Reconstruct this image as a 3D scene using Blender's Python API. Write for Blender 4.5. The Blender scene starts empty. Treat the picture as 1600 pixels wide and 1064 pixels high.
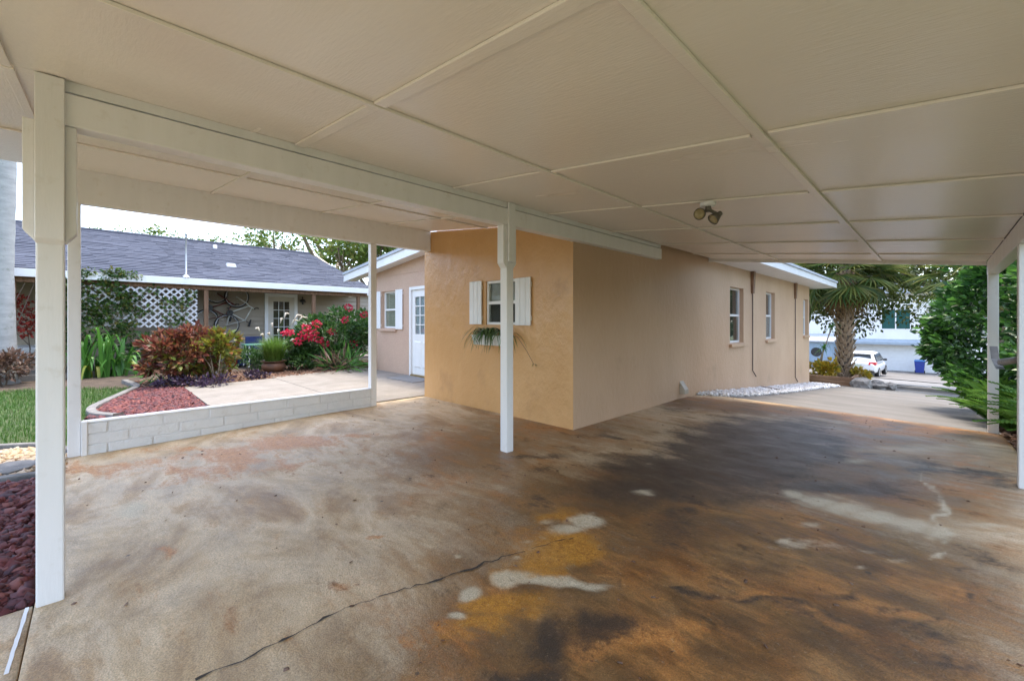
import bpy, math, random
import numpy as np
from mathutils import Vector, Matrix

rad = math.radians
SC = bpy.context.scene
COL = SC.collection
# ------------------------------------------------------------------ camera
CAM_H, FPX, CX, CY, YAW = 1.234, 659.0, 800.0, 503.0, rad(45.4)
cam_d = bpy.data.cameras.new('camera')
cam_d.sensor_width = 36.0
cam_d.lens = FPX / 1600 * 36
cam_d.shift_y = -29.0 / 1600
cam_d.clip_start = 0.05
cam_d.clip_end = 3000
cam = bpy.data.objects.new('camera', cam_d)
cam.location = (0, 0, CAM_H)
cam.rotation_euler = (rad(90), 0, YAW)
COL.objects.link(cam)
SC.camera = cam
# ------------------------------------------------------------------ sky, sun, exposure
SUN_DIR = Vector((-0.22, 0.97, 0)).normalized()
SUN_EL = rad(79)
world = bpy.data.worlds.new('World')
SC.world = world
world.use_nodes = True
wn = world.node_tree.nodes
wl = world.node_tree.links
bg = wn['Background']
sky = wn.new('ShaderNodeTexSky')
sky.sky_type = 'NISHITA'
sky.sun_disc = False
sky.sun_elevation = SUN_EL
sky.sun_rotation = math.atan2(SUN_DIR.x, SUN_DIR.y)
sky.dust_density = 2.0
sky.air_density = 1.0
hs = wn.new('ShaderNodeHueSaturation')   # thin bright overcast: a paler, less blue sky all round
hs.inputs['Saturation'].default_value = 0.82
wl.new(sky.outputs[0], hs.inputs['Color'])
wl.new(hs.outputs[0], bg.inputs[0])
bg.inputs[1].default_value = 0.11
sd = bpy.data.lights.new('sun', 'SUN')
sd.energy = 0.75
sd.angle = rad(14)
sd.color = (1.0, 0.88, 0.70)
sun = bpy.data.objects.new('sun', sd)
tosun = Vector((SUN_DIR.x * math.cos(SUN_EL), SUN_DIR.y * math.cos(SUN_EL), math.sin(SUN_EL)))
sun.rotation_euler = tosun.to_track_quat('Z', 'Y').to_euler()
sun.location = (0, 0, 30)
COL.objects.link(sun)
SC.view_settings.view_transform = 'Standard'
SC.view_settings.look = 'None'
SC.view_settings.gamma = 1
SC.view_settings.use_curve_mapping = False
SC.view_settings.exposure = 2.8
SC.render.engine = 'CYCLES'
SC.cycles.max_bounces = 6
SC.cycles.diffuse_bounces = 5
SC.cycles.transparent_max_bounces = 8

# ------------------------------------------------------------------ pixel -> place
CA, SA = math.cos(YAW), math.sin(YAW)
def ray(u, v):
    r, f, z = (u - CX) / FPX, 1.0, (CY - v) / FPX
    return r * CA - f * SA, r * SA + f * CA, z
def sstep(a, b, t):
    t = np.clip((np.asarray(t, float) - a) / (b - a), 0, 1)
    return t * t * (3 - 2 * t)
def P(x, y):
    """height of the paving / soil surface"""
    x = np.asarray(x, float); y = np.asarray(y, float)
    z = -0.06 * (1 - sstep(-0.4, 2.6, y))
    start = 6.8 - 0.24 * (np.clip(x, -3, 2) + 2.94)
    d = np.maximum(y - start, 0)
    d1 = np.minimum(d, 27.5 - start)
    fall = 0.083 * (d1 - 0.35 * (1 - np.exp(-d1 / 0.35)))
    fall = np.where(y > 27.5, fall + 0.083 * 10 * (1 - np.exp(-(np.maximum(y, 27.5) - 27.5) / 10.0)) + 0.03 * np.clip(y - 30, 0, 16), fall)
    fall = fall * sstep(-13, -9, x)
    return z - fall
def ground(u, v, off=0.0):
    dx, dy, dz = ray(u, v)
    z = 0.0
    for _ in range(12):
        t = (z + off - CAM_H) / dz
        t = min(t, 90)
        z = 0.5 * z + 0.5 * float(P(dx * t, dy * t))
    return Vector((dx * t, dy * t, float(P(dx * t, dy * t)) + off))
def on_x(u, v, x):
    dx, dy, dz = ray(u, v); t = x / dx
    return Vector((x, dy * t, CAM_H + dz * t))
def on_y(u, v, y):
    dx, dy, dz = ray(u, v); t = y / dy
    return Vector((dx * t, y, CAM_H + dz * t))
def zceil(x):
    return 1.985 + 0.115 * (0.42 - x)

# ------------------------------------------------------------------ materials
def nodes(m):
    m.use_nodes = True
    return m.node_tree.nodes, m.node_tree.links
def ramp(n, stops):
    r = n.new('ShaderNodeValToRGB')
    els = r.color_ramp.elements
    while len(els) < len(stops): els.new(0.5)
    for e, (p, c) in zip(els, stops):
        e.position = p; e.color = (*c, 1) if len(c) == 3 else c
    return r
def noise(n, l, vec, scale, detail=4, rough=0.55, dist=0.0):
    t = n.new('ShaderNodeTexNoise')
    t.inputs['Scale'].default_value = scale
    t.inputs['Detail'].default_value = detail
    t.inputs['Roughness'].default_value = rough
    t.inputs['Distortion'].default_value = dist
    l.new(vec, t.inputs['Vector'])
    return t.outputs['Fac']
def mapping(n, l, vec, scale):
    m = n.new('ShaderNodeMapping')
    m.inputs['Scale'].default_value = scale
    l.new(vec, m.inputs['Vector'])
    return m.outputs[0]
def math_(n, l, op, a, b=None, clamp=False):
    m = n.new('ShaderNodeMath'); m.operation = op; m.use_clamp = clamp
    for i, v in enumerate((a, b)):
        if v is None: continue
        if isinstance(v, (int, float)): m.inputs[i].default_value = v
        else: l.new(v, m.inputs[i])
    return m.outputs[0]
def mixc(n, l, fac, a, b, mode='MIX'):
    m = n.new('ShaderNodeMix'); m.data_type = 'RGBA'; m.blend_type = mode
    for s, v in ((m.inputs[0], fac), (m.inputs[6], a), (m.inputs[7], b)):
        if isinstance(v, (int, float)): s.default_value = v
        elif isinstance(v, tuple): s.default_value = (*v, 1)
        else: l.new(v, s)
    return m.outputs[2]
def smap(n, l, val, lo, hi):
    m = n.new('ShaderNodeMapRange'); m.interpolation_type = 'SMOOTHSTEP'
    m.inputs['From Min'].default_value = lo; m.inputs['From Max'].default_value = hi
    l.new(val, m.inputs['Value'])
    return m.outputs[0]
MATS = {}
def M(name, c1, c2=None, scale=3.0, rough=0.6, bump=0.0, bscale=40.0, stretch=(1, 1, 1), spec=0.5, fine=None, metal=0.0, dirt=None):
    """two-tone noise material with relief, in place coordinates"""
    if name in MATS: return MATS[name]
    m = bpy.data.materials.new(name); n, l = nodes(m)
    b = n['Principled BSDF']
    g = n.new('ShaderNodeNewGeometry').outputs['Position']
    v = mapping(n, l, g, stretch)
    f = noise(n, l, v, scale, 5)
    c2 = c2 or tuple(x * 0.86 for x in c1)
    r = ramp(n, [(0.33, c1), (0.67, c2)]); l.new(f, r.inputs[0])
    col = r.outputs[0]
    if fine:
        ff = noise(n, l, v, fine, 3)
        r2 = ramp(n, [(0.3, (0.8, 0.8, 0.8)), (0.7, (1.1, 1.1, 1.1))]); l.new(ff, r2.inputs[0])
        col = mixc(n, l, 1.0, col, r2.outputs[0], 'MULTIPLY')
    if dirt:
        dm = smap(n, l, noise(n, l, g, dirt[1], 6, 0.65), 0.56, 0.72)
        col = mixc(n, l, math_(n, l, 'MULTIPLY', dm, dirt[2]), col, dirt[0])
    l.new(col, b.inputs['Base Color'])
    rr = ramp(n, [(0.3, (rough * 0.85,) * 3), (0.7, (min(1, rough * 1.15),) * 3)]); l.new(f, rr.inputs[0])
    l.new(rr.outputs[0], b.inputs['Roughness'])
    b.inputs['Specular IOR Level'].default_value = spec
    b.inputs['Metallic'].default_value = metal
    if bump:
        bn = n.new('ShaderNodeBump'); bn.inputs['Strength'].default_value = bump
        bn.inputs['Distance'].default_value = 0.02
        l.new(noise(n, l, v, bscale, 4, 0.6), bn.inputs['Height'])
        l.new(bn.outputs[0], b.inputs['Normal'])
    MATS[name] = m
    return m
def leafmat(name, cols, trans=0.35, rough=0.45, spec=0.4):
    """leaf colours spread by a random value stored on every leaf"""
    m = bpy.data.materials.new(name); n, l = nodes(m)
    b = n['Principled BSDF']
    a = n.new('ShaderNodeAttribute'); a.attribute_name = 'rnd'
    oi = n.new('ShaderNodeObjectInfo')
    s = math_(n, l, 'FRACT', math_(n, l, 'ADD', a.outputs['Fac'], oi.outputs['Random']))
    r = ramp(n, [(i / max(1, len(cols) - 1), c) for i, c in enumerate(cols)]); l.new(s, r.inputs[0])
    l.new(r.outputs[0], b.inputs['Base Color'])
    b.inputs['Roughness'].default_value = rough
    b.inputs['Specular IOR Level'].default_value = spec
    t = n.new('ShaderNodeBsdfTranslucent'); l.new(r.outputs[0], t.inputs[0])
    mx = n.new('ShaderNodeMixShader'); mx.inputs[0].default_value = trans
    l.new(b.outputs[0], mx.inputs[1]); l.new(t.outputs[0], mx.inputs[2])
    l.new(mx.outputs[0], n['Material Output'].inputs['Surface'])
    MATS[name] = m
    return m
def glassmat(name, tint=(0.82, 0.86, 0.86), refl=1.0):
    m = bpy.data.materials.new(name); n, l = nodes(m)
    n.remove(n['Principled BSDF'])
    t = n.new('ShaderNodeBsdfTransparent'); t.inputs[0].default_value = (*tint, 1)
    g = n.new('ShaderNodeBsdfGlossy'); g.inputs['Roughness'].default_value = 0.02
    f = n.new('ShaderNodeLayerWeight'); f.inputs['Blend'].default_value = 0.5
    fm = math_(n, l, 'ADD', math_(n, l, 'MULTIPLY', math_(n, l, 'POWER', f.outputs['Facing'], 4.0), 0.9 * refl), 0.05, True)
    mx = n.new('ShaderNodeMixShader'); l.new(fm, mx.inputs[0])
    l.new(t.outputs[0], mx.inputs[1]); l.new(g.outputs[0], mx.inputs[2])
    l.new(mx.outputs[0], n['Material Output'].inputs['Surface'])
    return m
#MATERIALS
paint = M('white paint', (0.83, 0.82, 0.815), (0.79, 0.78, 0.77), 3, 0.36, 0.06, 22, (3.5, 3.5, 0.5), dirt=((0.60, 0.55, 0.47), 12, 0.3))
ceilp = M('ceiling paint with bounce warmth', (0.86, 0.80, 0.735), (0.835, 0.77, 0.70), 0.9, 0.24, 0.13, 26, (0.6, 3.4, 1))  # off-white like the posts, with warm floor bounce light mixed into the colour
whitew = M('white window paint', (0.80, 0.80, 0.79), (0.76, 0.76, 0.74), 5, 0.4, 0.04, 60)
fasciaw = M('fascia white', (0.78, 0.78, 0.78), (0.72, 0.72, 0.72), 3, 0.45, 0.05, 30)
brickp = M('painted brick', (0.76, 0.76, 0.755), (0.72, 0.72, 0.715), 9, 0.45, 0.5, 40, dirt=((0.60, 0.57, 0.53), 7, 0.5))
mortar = M('painted mortar', (0.70, 0.70, 0.695), (0.66, 0.66, 0.655), 12, 0.7, 0.5, 70)
orange = M('ochre stucco', (0.66, 0.385, 0.165), (0.575, 0.315, 0.12), 0.9, 0.34, 1.0, 6.0, (1, 1, 0.7), dirt=((0.47, 0.26, 0.105), 1.6, 0.6))
tan = M('tan stucco', (0.60, 0.405, 0.265), (0.51, 0.33, 0.205), 0.8, 0.42, 0.4, 17, (1, 1, 0.6), dirt=((0.36, 0.235, 0.145), 0.75, 0.6))
pink = M('pink beige stucco', (0.56, 0.39, 0.285), (0.52, 0.355, 0.26), 1.4, 0.65, 0.25, 40, fine=60)
brownp = M('brown box paint', (0.25, 0.14, 0.085), (0.20, 0.11, 0.065), 8, 0.55)
cablem = M('dark cable', (0.10, 0.07, 0.06), rough=0.6)
blackr = M('black rubber', (0.02, 0.02, 0.021), rough=0.7)
darkint = M('dark room', (0.05, 0.048, 0.045), rough=0.9)
blindm = M('beige blind', (0.55, 0.50, 0.38), (0.50, 0.45, 0.34), 3, 0.8)
lightcurt = M('pale curtain', (0.66, 0.68, 0.70), (0.55, 0.58, 0.60), 3, 0.8)
glass = glassmat('window glass')
conc = M('patio concrete', (0.25, 0.225, 0.195), (0.20, 0.18, 0.155), 2.4, 0.75, 0.2, 60, fine=90, dirt=((0.33, 0.29, 0.24), 2.2, 0.5))
conc2 = M('drive concrete', (0.165, 0.155, 0.145), (0.12, 0.113, 0.106), 1.1, 0.7, 0.2, 50, (0.5, 1.3, 1), fine=70, dirt=((0.24, 0.21, 0.18), 0.9, 0.6))
edging = M('concrete edging', (0.20, 0.19, 0.18), (0.13, 0.125, 0.12), 8, 0.8, 0.4, 60)
soil = M('garden soil', (0.085, 0.06, 0.042), (0.05, 0.036, 0.026), 5, 0.95, 0.8, 30, fine=40)
terr = M('dry grass ground', (0.055, 0.085, 0.025), (0.10, 0.105, 0.045), 0.8, 0.95, 0.6, 12, fine=9)
asphalt = M('street asphalt', (0.20, 0.195, 0.19), (0.15, 0.148, 0.145), 1.2, 0.9, 0.3, 60)
shingle = None
woodbr = M('weathered brown wood', (0.26, 0.14, 0.075), (0.16, 0.085, 0.045), 5, 0.7, 0.4, 30, (6, 6, 0.7), fine=40)
siding = M('tan siding', (0.37, 0.315, 0.24), (0.33, 0.28, 0.21), 2, 0.6, 0.06, 40)
latticew = M('lattice white', (0.66, 0.65, 0.66), (0.55, 0.53, 0.53), 6, 0.6)
bark = M('grey brown bark', (0.17, 0.13, 0.095), (0.10, 0.075, 0.055), 6, 0.9, 0.9, 18, (1, 1, 0.35))
palebark = M('pale limb bark', (0.30, 0.24, 0.17), (0.20, 0.155, 0.11), 4, 0.9, 0.8, 14, (1, 1, 0.5))
smoothtrunk = M('smooth grey palm trunk', (0.36, 0.36, 0.35), (0.27, 0.275, 0.265), 3, 0.8, 0.5, 22, (1, 1, 3.2), dirt=((0.17, 0.19, 0.14), 7, 0.6))
bootm = M('palm boot', (0.42, 0.30, 0.20), (0.26, 0.175, 0.11), 7, 0.85, 0.6, 40)
terracotta = M('terracotta', (0.22, 0.10, 0.05), (0.12, 0.065, 0.04), 5, 0.6, 0.2, 30)
timber = M('bed timber', (0.34, 0.20, 0.11), (0.20, 0.11, 0.06), 4, 0.85, 0.6, 22, (0.6, 3, 3), fine=30)
rockm = M('grey coral rock', (0.30, 0.28, 0.26), (0.17, 0.155, 0.14), 6, 0.9, 0.9, 22)
carw = M('white car paint', (0.78, 0.78, 0.77), (0.77, 0.77, 0.76), 1, 0.18)
carg = M('car glass', (0.02, 0.025, 0.03), rough=0.06)
carblk = M('car black trim', (0.03, 0.03, 0.03), rough=0.5)
redl = M('red tail lamp', (0.50, 0.02, 0.025), rough=0.15)
alloy = M('alloy wheel', (0.55, 0.55, 0.56), rough=0.3, metal=0.8)
platem = M('number plate', (0.62, 0.62, 0.55), (0.40, 0.47, 0.36), 60, 0.4)
bluebin = M('blue bin plastic', (0.02, 0.045, 0.26), (0.018, 0.04, 0.23), 4, 0.45)
bluelid = M('blue bin lid', (0.02, 0.13, 0.36), (0.02, 0.12, 0.33), 4, 0.45)
housew = M('pale blue white siding', (0.80, 0.79, 0.76), (0.76, 0.75, 0.72), 1.5, 0.6)
lampbr = M('aged bronze metal', (0.20, 0.18, 0.15), (0.11, 0.095, 0.075), 20, 0.5, metal=0.3)
bulb = M('bulb glass', (0.46, 0.38, 0.22), (0.30, 0.23, 0.12), 30, 0.12)
greym = M('grey metal', (0.45, 0.46, 0.47), (0.36, 0.37, 0.38), 8, 0.4, metal=0.4)
redc = M('red plastic', (0.42, 0.05, 0.02), rough=0.4)
bluec = M('blue canvas', (0.015, 0.028, 0.11), (0.012, 0.022, 0.085), 9, 0.7)
tealc = M('teal paint', (0.05, 0.17, 0.15), rough=0.5)
whitep = M('white plastic', (0.74, 0.75, 0.76), rough=0.4)
bikew = M('pale bike frame', (0.75, 0.75, 0.70), rough=0.35)
bikeR = M('dark red bike frame', (0.16, 0.03, 0.025), rough=0.35)
red_leaf = leafmat('red leaves', [(0.20, 0.025, 0.02), (0.42, 0.045, 0.04), (0.55, 0.08, 0.05), (0.25, 0.08, 0.05)])
croton_red = leafmat('croton red leaves', [(0.05, 0.024, 0.020), (0.15, 0.036, 0.026), (0.25, 0.07, 0.036), (0.06, 0.07, 0.022), (0.33, 0.14, 0.07), (0.09, 0.028, 0.024)], 0.25)
croton_yel = leafmat('croton yellow leaves', [(0.08, 0.13, 0.02), (0.30, 0.28, 0.03), (0.12, 0.17, 0.03), (0.22, 0.08, 0.03), (0.10, 0.14, 0.02)], 0.25)
purple = leafmat('purple ground leaves', [(0.035, 0.02, 0.045), (0.07, 0.035, 0.08), (0.05, 0.05, 0.045)], 0.2)
brown_leaf = leafmat('brown leaves', [(0.10, 0.06, 0.045), (0.19, 0.11, 0.075), (0.06, 0.045, 0.03)], 0.2)
green_leaf = leafmat('green leaves', [(0.022, 0.06, 0.016), (0.045, 0.11, 0.022), (0.075, 0.155, 0.035), (0.03, 0.075, 0.03)], 0.3)
hedge_leaf = leafmat('hedge leaves', [(0.018, 0.055, 0.015), (0.045, 0.13, 0.024), (0.11, 0.27, 0.045), (0.028, 0.085, 0.02), (0.014, 0.04, 0.013)], 0.35, 0.3)
oak_leaf = leafmat('oak leaves', [(0.05, 0.075, 0.016), (0.10, 0.125, 0.025), (0.045, 0.09, 0.02), (0.14, 0.14, 0.03)], 0.4)
bright_leaf = leafmat('sunlit leaves', [(0.10, 0.17, 0.03), (0.17, 0.23, 0.04), (0.07, 0.14, 0.03), (0.25, 0.25, 0.06)], 0.5)
vine_leaf = leafmat('vine leaves', [(0.02, 0.06, 0.015), (0.05, 0.12, 0.02), (0.12, 0.19, 0.03), (0.03, 0.08, 0.02), (0.18, 0.15, 0.03)], 0.3)
crinum_leaf = leafmat('strap leaves', [(0.035, 0.12, 0.02), (0.10, 0.27, 0.04), (0.06, 0.18, 0.03), (0.13, 0.30, 0.06)], 0.35, 0.35)
crinum_yel = leafmat('yellowing strap leaves', [(0.22, 0.27, 0.04), (0.29, 0.31, 0.05)], 0.3)
grass_leaf = leafmat('grass blades', [(0.035, 0.095, 0.012), (0.06, 0.145, 0.02), (0.085, 0.17, 0.03)], 0.3)
pot_grass = leafmat('potted grass blades', [(0.08, 0.18, 0.025), (0.13, 0.25, 0.04), (0.19, 0.28, 0.07)], 0.35)
plume_m = leafmat('grass plumes', [(0.66, 0.60, 0.48), (0.74, 0.69, 0.58)], 0.3)
flower = leafmat('red pink flowers', [(0.50, 0.015, 0.05), (0.60, 0.03, 0.10), (0.45, 0.02, 0.03)], 0.3)
fern_leaf = leafmat('fern leaflets', [(0.07, 0.18, 0.03), (0.12, 0.27, 0.04), (0.17, 0.32, 0.06)], 0.4)
palm_leaf = leafmat('palm leaflets', [(0.05, 0.10, 0.03), (0.10, 0.16, 0.04), (0.17, 0.20, 0.05), (0.24, 0.23, 0.06)], 0.45, 0.4)
palm_dead = leafmat('dry palm leaflets', [(0.20, 0.12, 0.055), (0.28, 0.18, 0.085), (0.15, 0.09, 0.045)], 0.3)
spider = leafmat('spider plant leaves', [(0.06, 0.13, 0.035), (0.12, 0.21, 0.06), (0.035, 0.08, 0.025), (0.2, 0.26, 0.12)], 0.3)
yellow_fl = leafmat('yellow croton leaves', [(0.45, 0.30, 0.03), (0.55, 0.38, 0.04), (0.18, 0.20, 0.03)], 0.3)
lava = leafmat('red lava stone', [(0.085, 0.022, 0.026), (0.16, 0.04, 0.038), (0.055, 0.028, 0.035), (0.13, 0.045, 0.05), (0.20, 0.065, 0.05)], 0.0, 0.75)
whitest = leafmat('white marble chips', [(0.55, 0.54, 0.53), (0.70, 0.69, 0.68), (0.76, 0.75, 0.74), (0.42, 0.42, 0.43)], 0.0, 0.6)
peb = leafmat('tan river pebbles', [(0.40, 0.27, 0.14), (0.52, 0.40, 0.25), (0.30, 0.20, 0.12), (0.58, 0.50, 0.38)], 0.0, 0.5)
mulchm = leafmat('mulch chips', [(0.13, 0.065, 0.04), (0.20, 0.11, 0.07), (0.09, 0.05, 0.035), (0.26, 0.17, 0.12)], 0.0, 0.9)

# ------------------------------------------------------------------ mesh helpers
class MB:
    def __init__(s): s.v = []; s.f = []
    def add(s, vs, fs):
        o = len(s.v); s.v += [tuple(p) for p in vs]; s.f += [tuple(i + o for i in q) for q in fs]; return s
    def box(s, x0, x1, y0, y1, z0, z1):
        return s.add([(x0, y0, z0), (x1, y0, z0), (x1, y1, z0), (x0, y1, z0), (x0, y0, z1), (x1, y0, z1), (x1, y1, z1), (x0, y1, z1)],
                     [(0, 3, 2, 1), (4, 5, 6, 7), (0, 1, 5, 4), (1, 2, 6, 5), (2, 3, 7, 6), (3, 0, 4, 7)])
    def hexa(s, low, top):
        return s.add(list(low) + list(top), [(0, 3, 2, 1), (4, 5, 6, 7), (0, 1, 5, 4), (1, 2, 6, 5), (2, 3, 7, 6), (3, 0, 4, 7)])
    def prism(s, poly, d):
        """polygon (list of Vector) pushed along d"""
        n = len(poly); d = Vector(d)
        a = [Vector(p) for p in poly]; b = [p + d for p in a]
        fs = [tuple(reversed(range(n))), tuple(range(n, 2 * n))] + [(i, (i + 1) % n, n + (i + 1) % n, n + i) for i in range(n)]
        return s.add(a + b, fs)
    def tube(s, pts, rs, n=8, cap=True):
        pts = [Vector(p) for p in pts]
        if not isinstance(rs, (list, tuple)): rs = [rs] * len(pts)
        o = len(s.v); ref = None
        for i, p in enumerate(pts):
            d = (pts[min(i + 1, len(pts) - 1)] - pts[max(i - 1, 0)]).normalized()
            if ref is None:
                ref = Vector((0, 0, 1)) if abs(d.z) < 0.9 else Vector((1, 0, 0))
            a = d.cross(ref)
            if a.length < 1e-4: a = d.cross(Vector((0.3, 1, 0.2)))
            a.normalize(); b = d.cross(a).normalized(); ref = b.cross(d) * 1.0 if False else ref
            for k in range(n):
                t = 2 * math.pi * k / n
                s.v.append(tuple(p + a * (math.cos(t) * rs[i]) + b * (math.sin(t) * rs[i])))
        for i in range(len(pts) - 1):
            for k in range(n):
                s.f.append((o + i * n + k, o + i * n + (k + 1) % n, o + (i + 1) * n + (k + 1) % n, o + (i + 1) * n + k))
        if cap:
            s.f.append(tuple(o + k for k in reversed(range(n))))
            e = o + (len(pts) - 1) * n
            s.f.append(tuple(e + k for k in range(n)))
        return s
    def lathe(s, c, prof, n=20, axis=(0, 0, 1)):
        c = Vector(c); ax = Vector(axis).normalized()
        a = ax.orthogonal().normalized(); b = ax.cross(a)
        o = len(s.v)
        for r, h in prof:
            for k in range(n):
                t = 2 * math.pi * k / n
                s.v.append(tuple(c + ax * h + (a * math.cos(t) + b * math.sin(t)) * r))
        for i in range(len(prof) - 1):
            for k in range(n):
                s.f.append((o + i * n + k, o + i * n + (k + 1) % n, o + (i + 1) * n + (k + 1) % n, o + (i + 1) * n + k))
        return s
    def ribbon(s, pts, ws, up):
        o = len(s.v); pts = [Vector(p) for p in pts]
        for i, p in enumerate(pts):
            d = (pts[min(i + 1, len(pts) - 1)] - pts[max(i - 1, 0)]).normalized()
            sd_ = d.cross(Vector(up)).normalized() * ws[i]
            s.v += [tuple(p - sd_), tuple(p + sd_)]
        for i in range(len(pts) - 1):
            s.f.append((o + 2 * i, o + 2 * i + 1, o + 2 * i + 3, o + 2 * i + 2))
        return s
    def build(s, name, mat, parent=None, smooth=False, bevel=0.0, rnd=None):
        v = np.array(s.v, float)
        c = (v.min(0) + v.max(0)) / 2
        if parent is None: c[2] = v[:, 2].min()
        me = bpy.data.meshes.new(name)
        me.from_pydata((v - c).tolist(), [], s.f)
        me.materials.append(mat)
        if smooth: me.shade_smooth()
        if rnd is not None:
            at = me.attributes.new('rnd', 'FLOAT', 'FACE')
            at.data.foreach_set('value', np.asarray(rnd, np.float32))
        ob = bpy.data.objects.new(name, me); ob.location = c
        COL.objects.link(ob)
        if bevel:
            bm = ob.modifiers.new('bevel', 'BEVEL'); bm.width = bevel; bm.segments = 2; bm.limit_method = 'ANGLE'
        if parent is not None: attach(ob, parent)
        return ob
def wloc(o):
    p = Vector(o.location); q = o.parent
    return p
def attach(ob, parent):
    """keep world-space placement: every parent here is unrotated at build time"""
    ob.parent = parent
    off = Vector(parent['_w']) if '_w' in parent else Vector(parent.location)
    ob['_w'] = tuple(ob.location)
    ob.location = Vector(ob.location) - off
def tag(o, label, cat, group=None, kind=None):
    if label: o['label'] = label
    if cat: o['category'] = cat
    if group: o['group'] = group
    if kind: o['kind'] = kind
    return o
def thing(name, loc, label, cat, group=None):
    e = bpy.data.objects.new(name, None); e.location = loc; e.empty_display_size = 0.2
    e['_w'] = tuple(loc)
    COL.objects.link(e)
    return tag(e, label, cat, group)
def struct(o):
    o['kind'] = 'structure'; return o
def numesh(name, V, F, mat, parent=None, rnd=None, smooth=False, kind=None):
    """numpy mesh: V (n,3), F (m,k) all the same face size"""
    V = np.asarray(V, float); F = np.asarray(F, np.int32); k = F.shape[1]
    c = (V.min(0) + V.max(0)) / 2
    if parent is None: c[2] = V[:, 2].min()
    me = bpy.data.meshes.new(name)
    me.vertices.add(len(V)); me.vertices.foreach_set('co', (V - c).astype(np.float32).ravel())
    me.loops.add(F.size); me.loops.foreach_set('vertex_index', F.ravel())
    me.polygons.add(len(F)); me.polygons.foreach_set('loop_start', np.arange(len(F), dtype=np.int32) * k)
    me.update(calc_edges=True)
    if smooth: me.shade_smooth()
    if rnd is not None:
        at = me.attributes.new('rnd', 'FLOAT', 'FACE'); at.data.foreach_set('value', np.asarray(rnd, np.float32))
    me.materials.append(mat)
    ob = bpy.data.objects.new(name, me); ob.location = c
    COL.objects.link(ob)
    if parent is not None: attach(ob, parent)
    if kind: ob['kind'] = kind
    return ob
def unit(a):
    return a / np.maximum(np.linalg.norm(a, axis=1, keepdims=True), 1e-9)
def leaves(pts, axis, size, width, rng, fold=0.25):
    """one folded leaf (two quads) per point; returns V, F, rnd"""
    n = len(pts); ax = unit(axis)
    nr = unit(rng.normal(size=(n, 3)) + np.array([0, 0, 0.8]))
    sd_ = unit(np.cross(ax, nr)); up = unit(np.cross(sd_, ax))
    L = size[:, None]; W = (size * width)[:, None]
    b = pts; m = pts + ax * L * 0.5; t = pts + ax * L - up * L * 0.15
    V = np.stack([b, m - sd_ * W + up * W * fold, m - up * W * 0.2, m + sd_ * W + up * W * fold, t], 1).reshape(-1, 3)
    i = np.arange(n) * 5
    F = np.concatenate([np.stack([i, i + 2, i + 4, i + 1], 1), np.stack([i, i + 3, i + 4, i + 2], 1)], 0)
    r = rng.random(n)
    return V, F, np.concatenate([r, r])
def blob_points(rng, n, c, r, shell=0.55):
    d = unit(rng.normal(size=(n, 3)))
    rr = shell + (1 - shell) * rng.random(n) ** 0.7
    return np.array(c) + d * rr[:, None] * np.array(r), d
def clump_points(rng, n, c, r, k, cr, shell=0.5):
    """leaf points gathered in k clumps spread through an ellipsoid, so that gaps stay between them"""
    cc, cd = blob_points(rng, k, c, r, shell)
    w = rng.integers(0, k, n)
    rad_ = cr * (0.6 + 0.8 * rng.random(k))
    p, d = blob_points(rng, n, (0, 0, 0), (1, 1, 0.8), 0.25)
    return cc[w] + p * rad_[w][:, None], d * 0.8 + cd[w] * 0.6
def stones(rng, pts, smin, smax, flat=0.6):
    """irregular chipped stones, 8 corners each"""
    n = len(pts)
    base = np.array([(-1, -1, -1), (1, -1, -1), (1, 1, -1), (-1, 1, -1), (-.75, -.75, 1), (.75, -.75, 1), (.75, .75, 1), (-.75, .75, 1)], float)
    s = smin + (smax - smin) * rng.random(n) ** 1.6
    V = base[None] * (1 + 0.35 * rng.normal(size=(n, 8, 3)).clip(-1.2, 1.2))
    V = V * np.stack([s, s * (0.55 + 0.4 * rng.random(n)), s * flat * (0.6 + 0.5 * rng.random(n))], 1)[:, None, :] * 0.5
    a = rng.random(n) * 6.283; e = rng.normal(size=n) * 0.45; g = rng.normal(size=n) * 0.45
    def rot(V, i, j, t):
        W = V.copy(); W[:, :, i] = V[:, :, i] * np.cos(t)[:, None] - V[:, :, j] * np.sin(t)[:, None]
        W[:, :, j] = V[:, :, i] * np.sin(t)[:, None] + V[:, :, j] * np.cos(t)[:, None]; return W
    V = rot(rot(rot(V, 0, 2, e), 1, 2, g), 0, 1, a) + pts[:, None, :]
    q = np.array([(0, 3, 2, 1), (4, 5, 6, 7), (0, 1, 5, 4), (1, 2, 6, 5), (2, 3, 7, 6), (3, 0, 4, 7)])
    F = (np.arange(n)[:, None, None] * 8 + q[None]).reshape(-1, 4)
    return V.reshape(-1, 3), F, np.repeat(rng.random(n), 6)
def in_poly(px, py, poly):
    ins = np.zeros(len(px), bool); n = len(poly)
    for i in range(n):
        x0, y0 = poly[i][:2]; x1, y1 = poly[(i + 1) % n][:2]
        c = ((y0 > py) != (y1 > py)) & (px < (x1 - x0) * (py - y0) / (y1 - y0 + 1e-12) + x0)
        ins ^= c
    return ins
def scatter(rng, poly, n):
    xs = [p[0] for p in poly]; ys = [p[1] for p in poly]
    x = rng.uniform(min(xs), max(xs), n * 3); y = rng.uniform(min(ys), max(ys), n * 3)
    k = in_poly(x, y, poly)
    return x[k][:n], y[k][:n]
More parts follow.
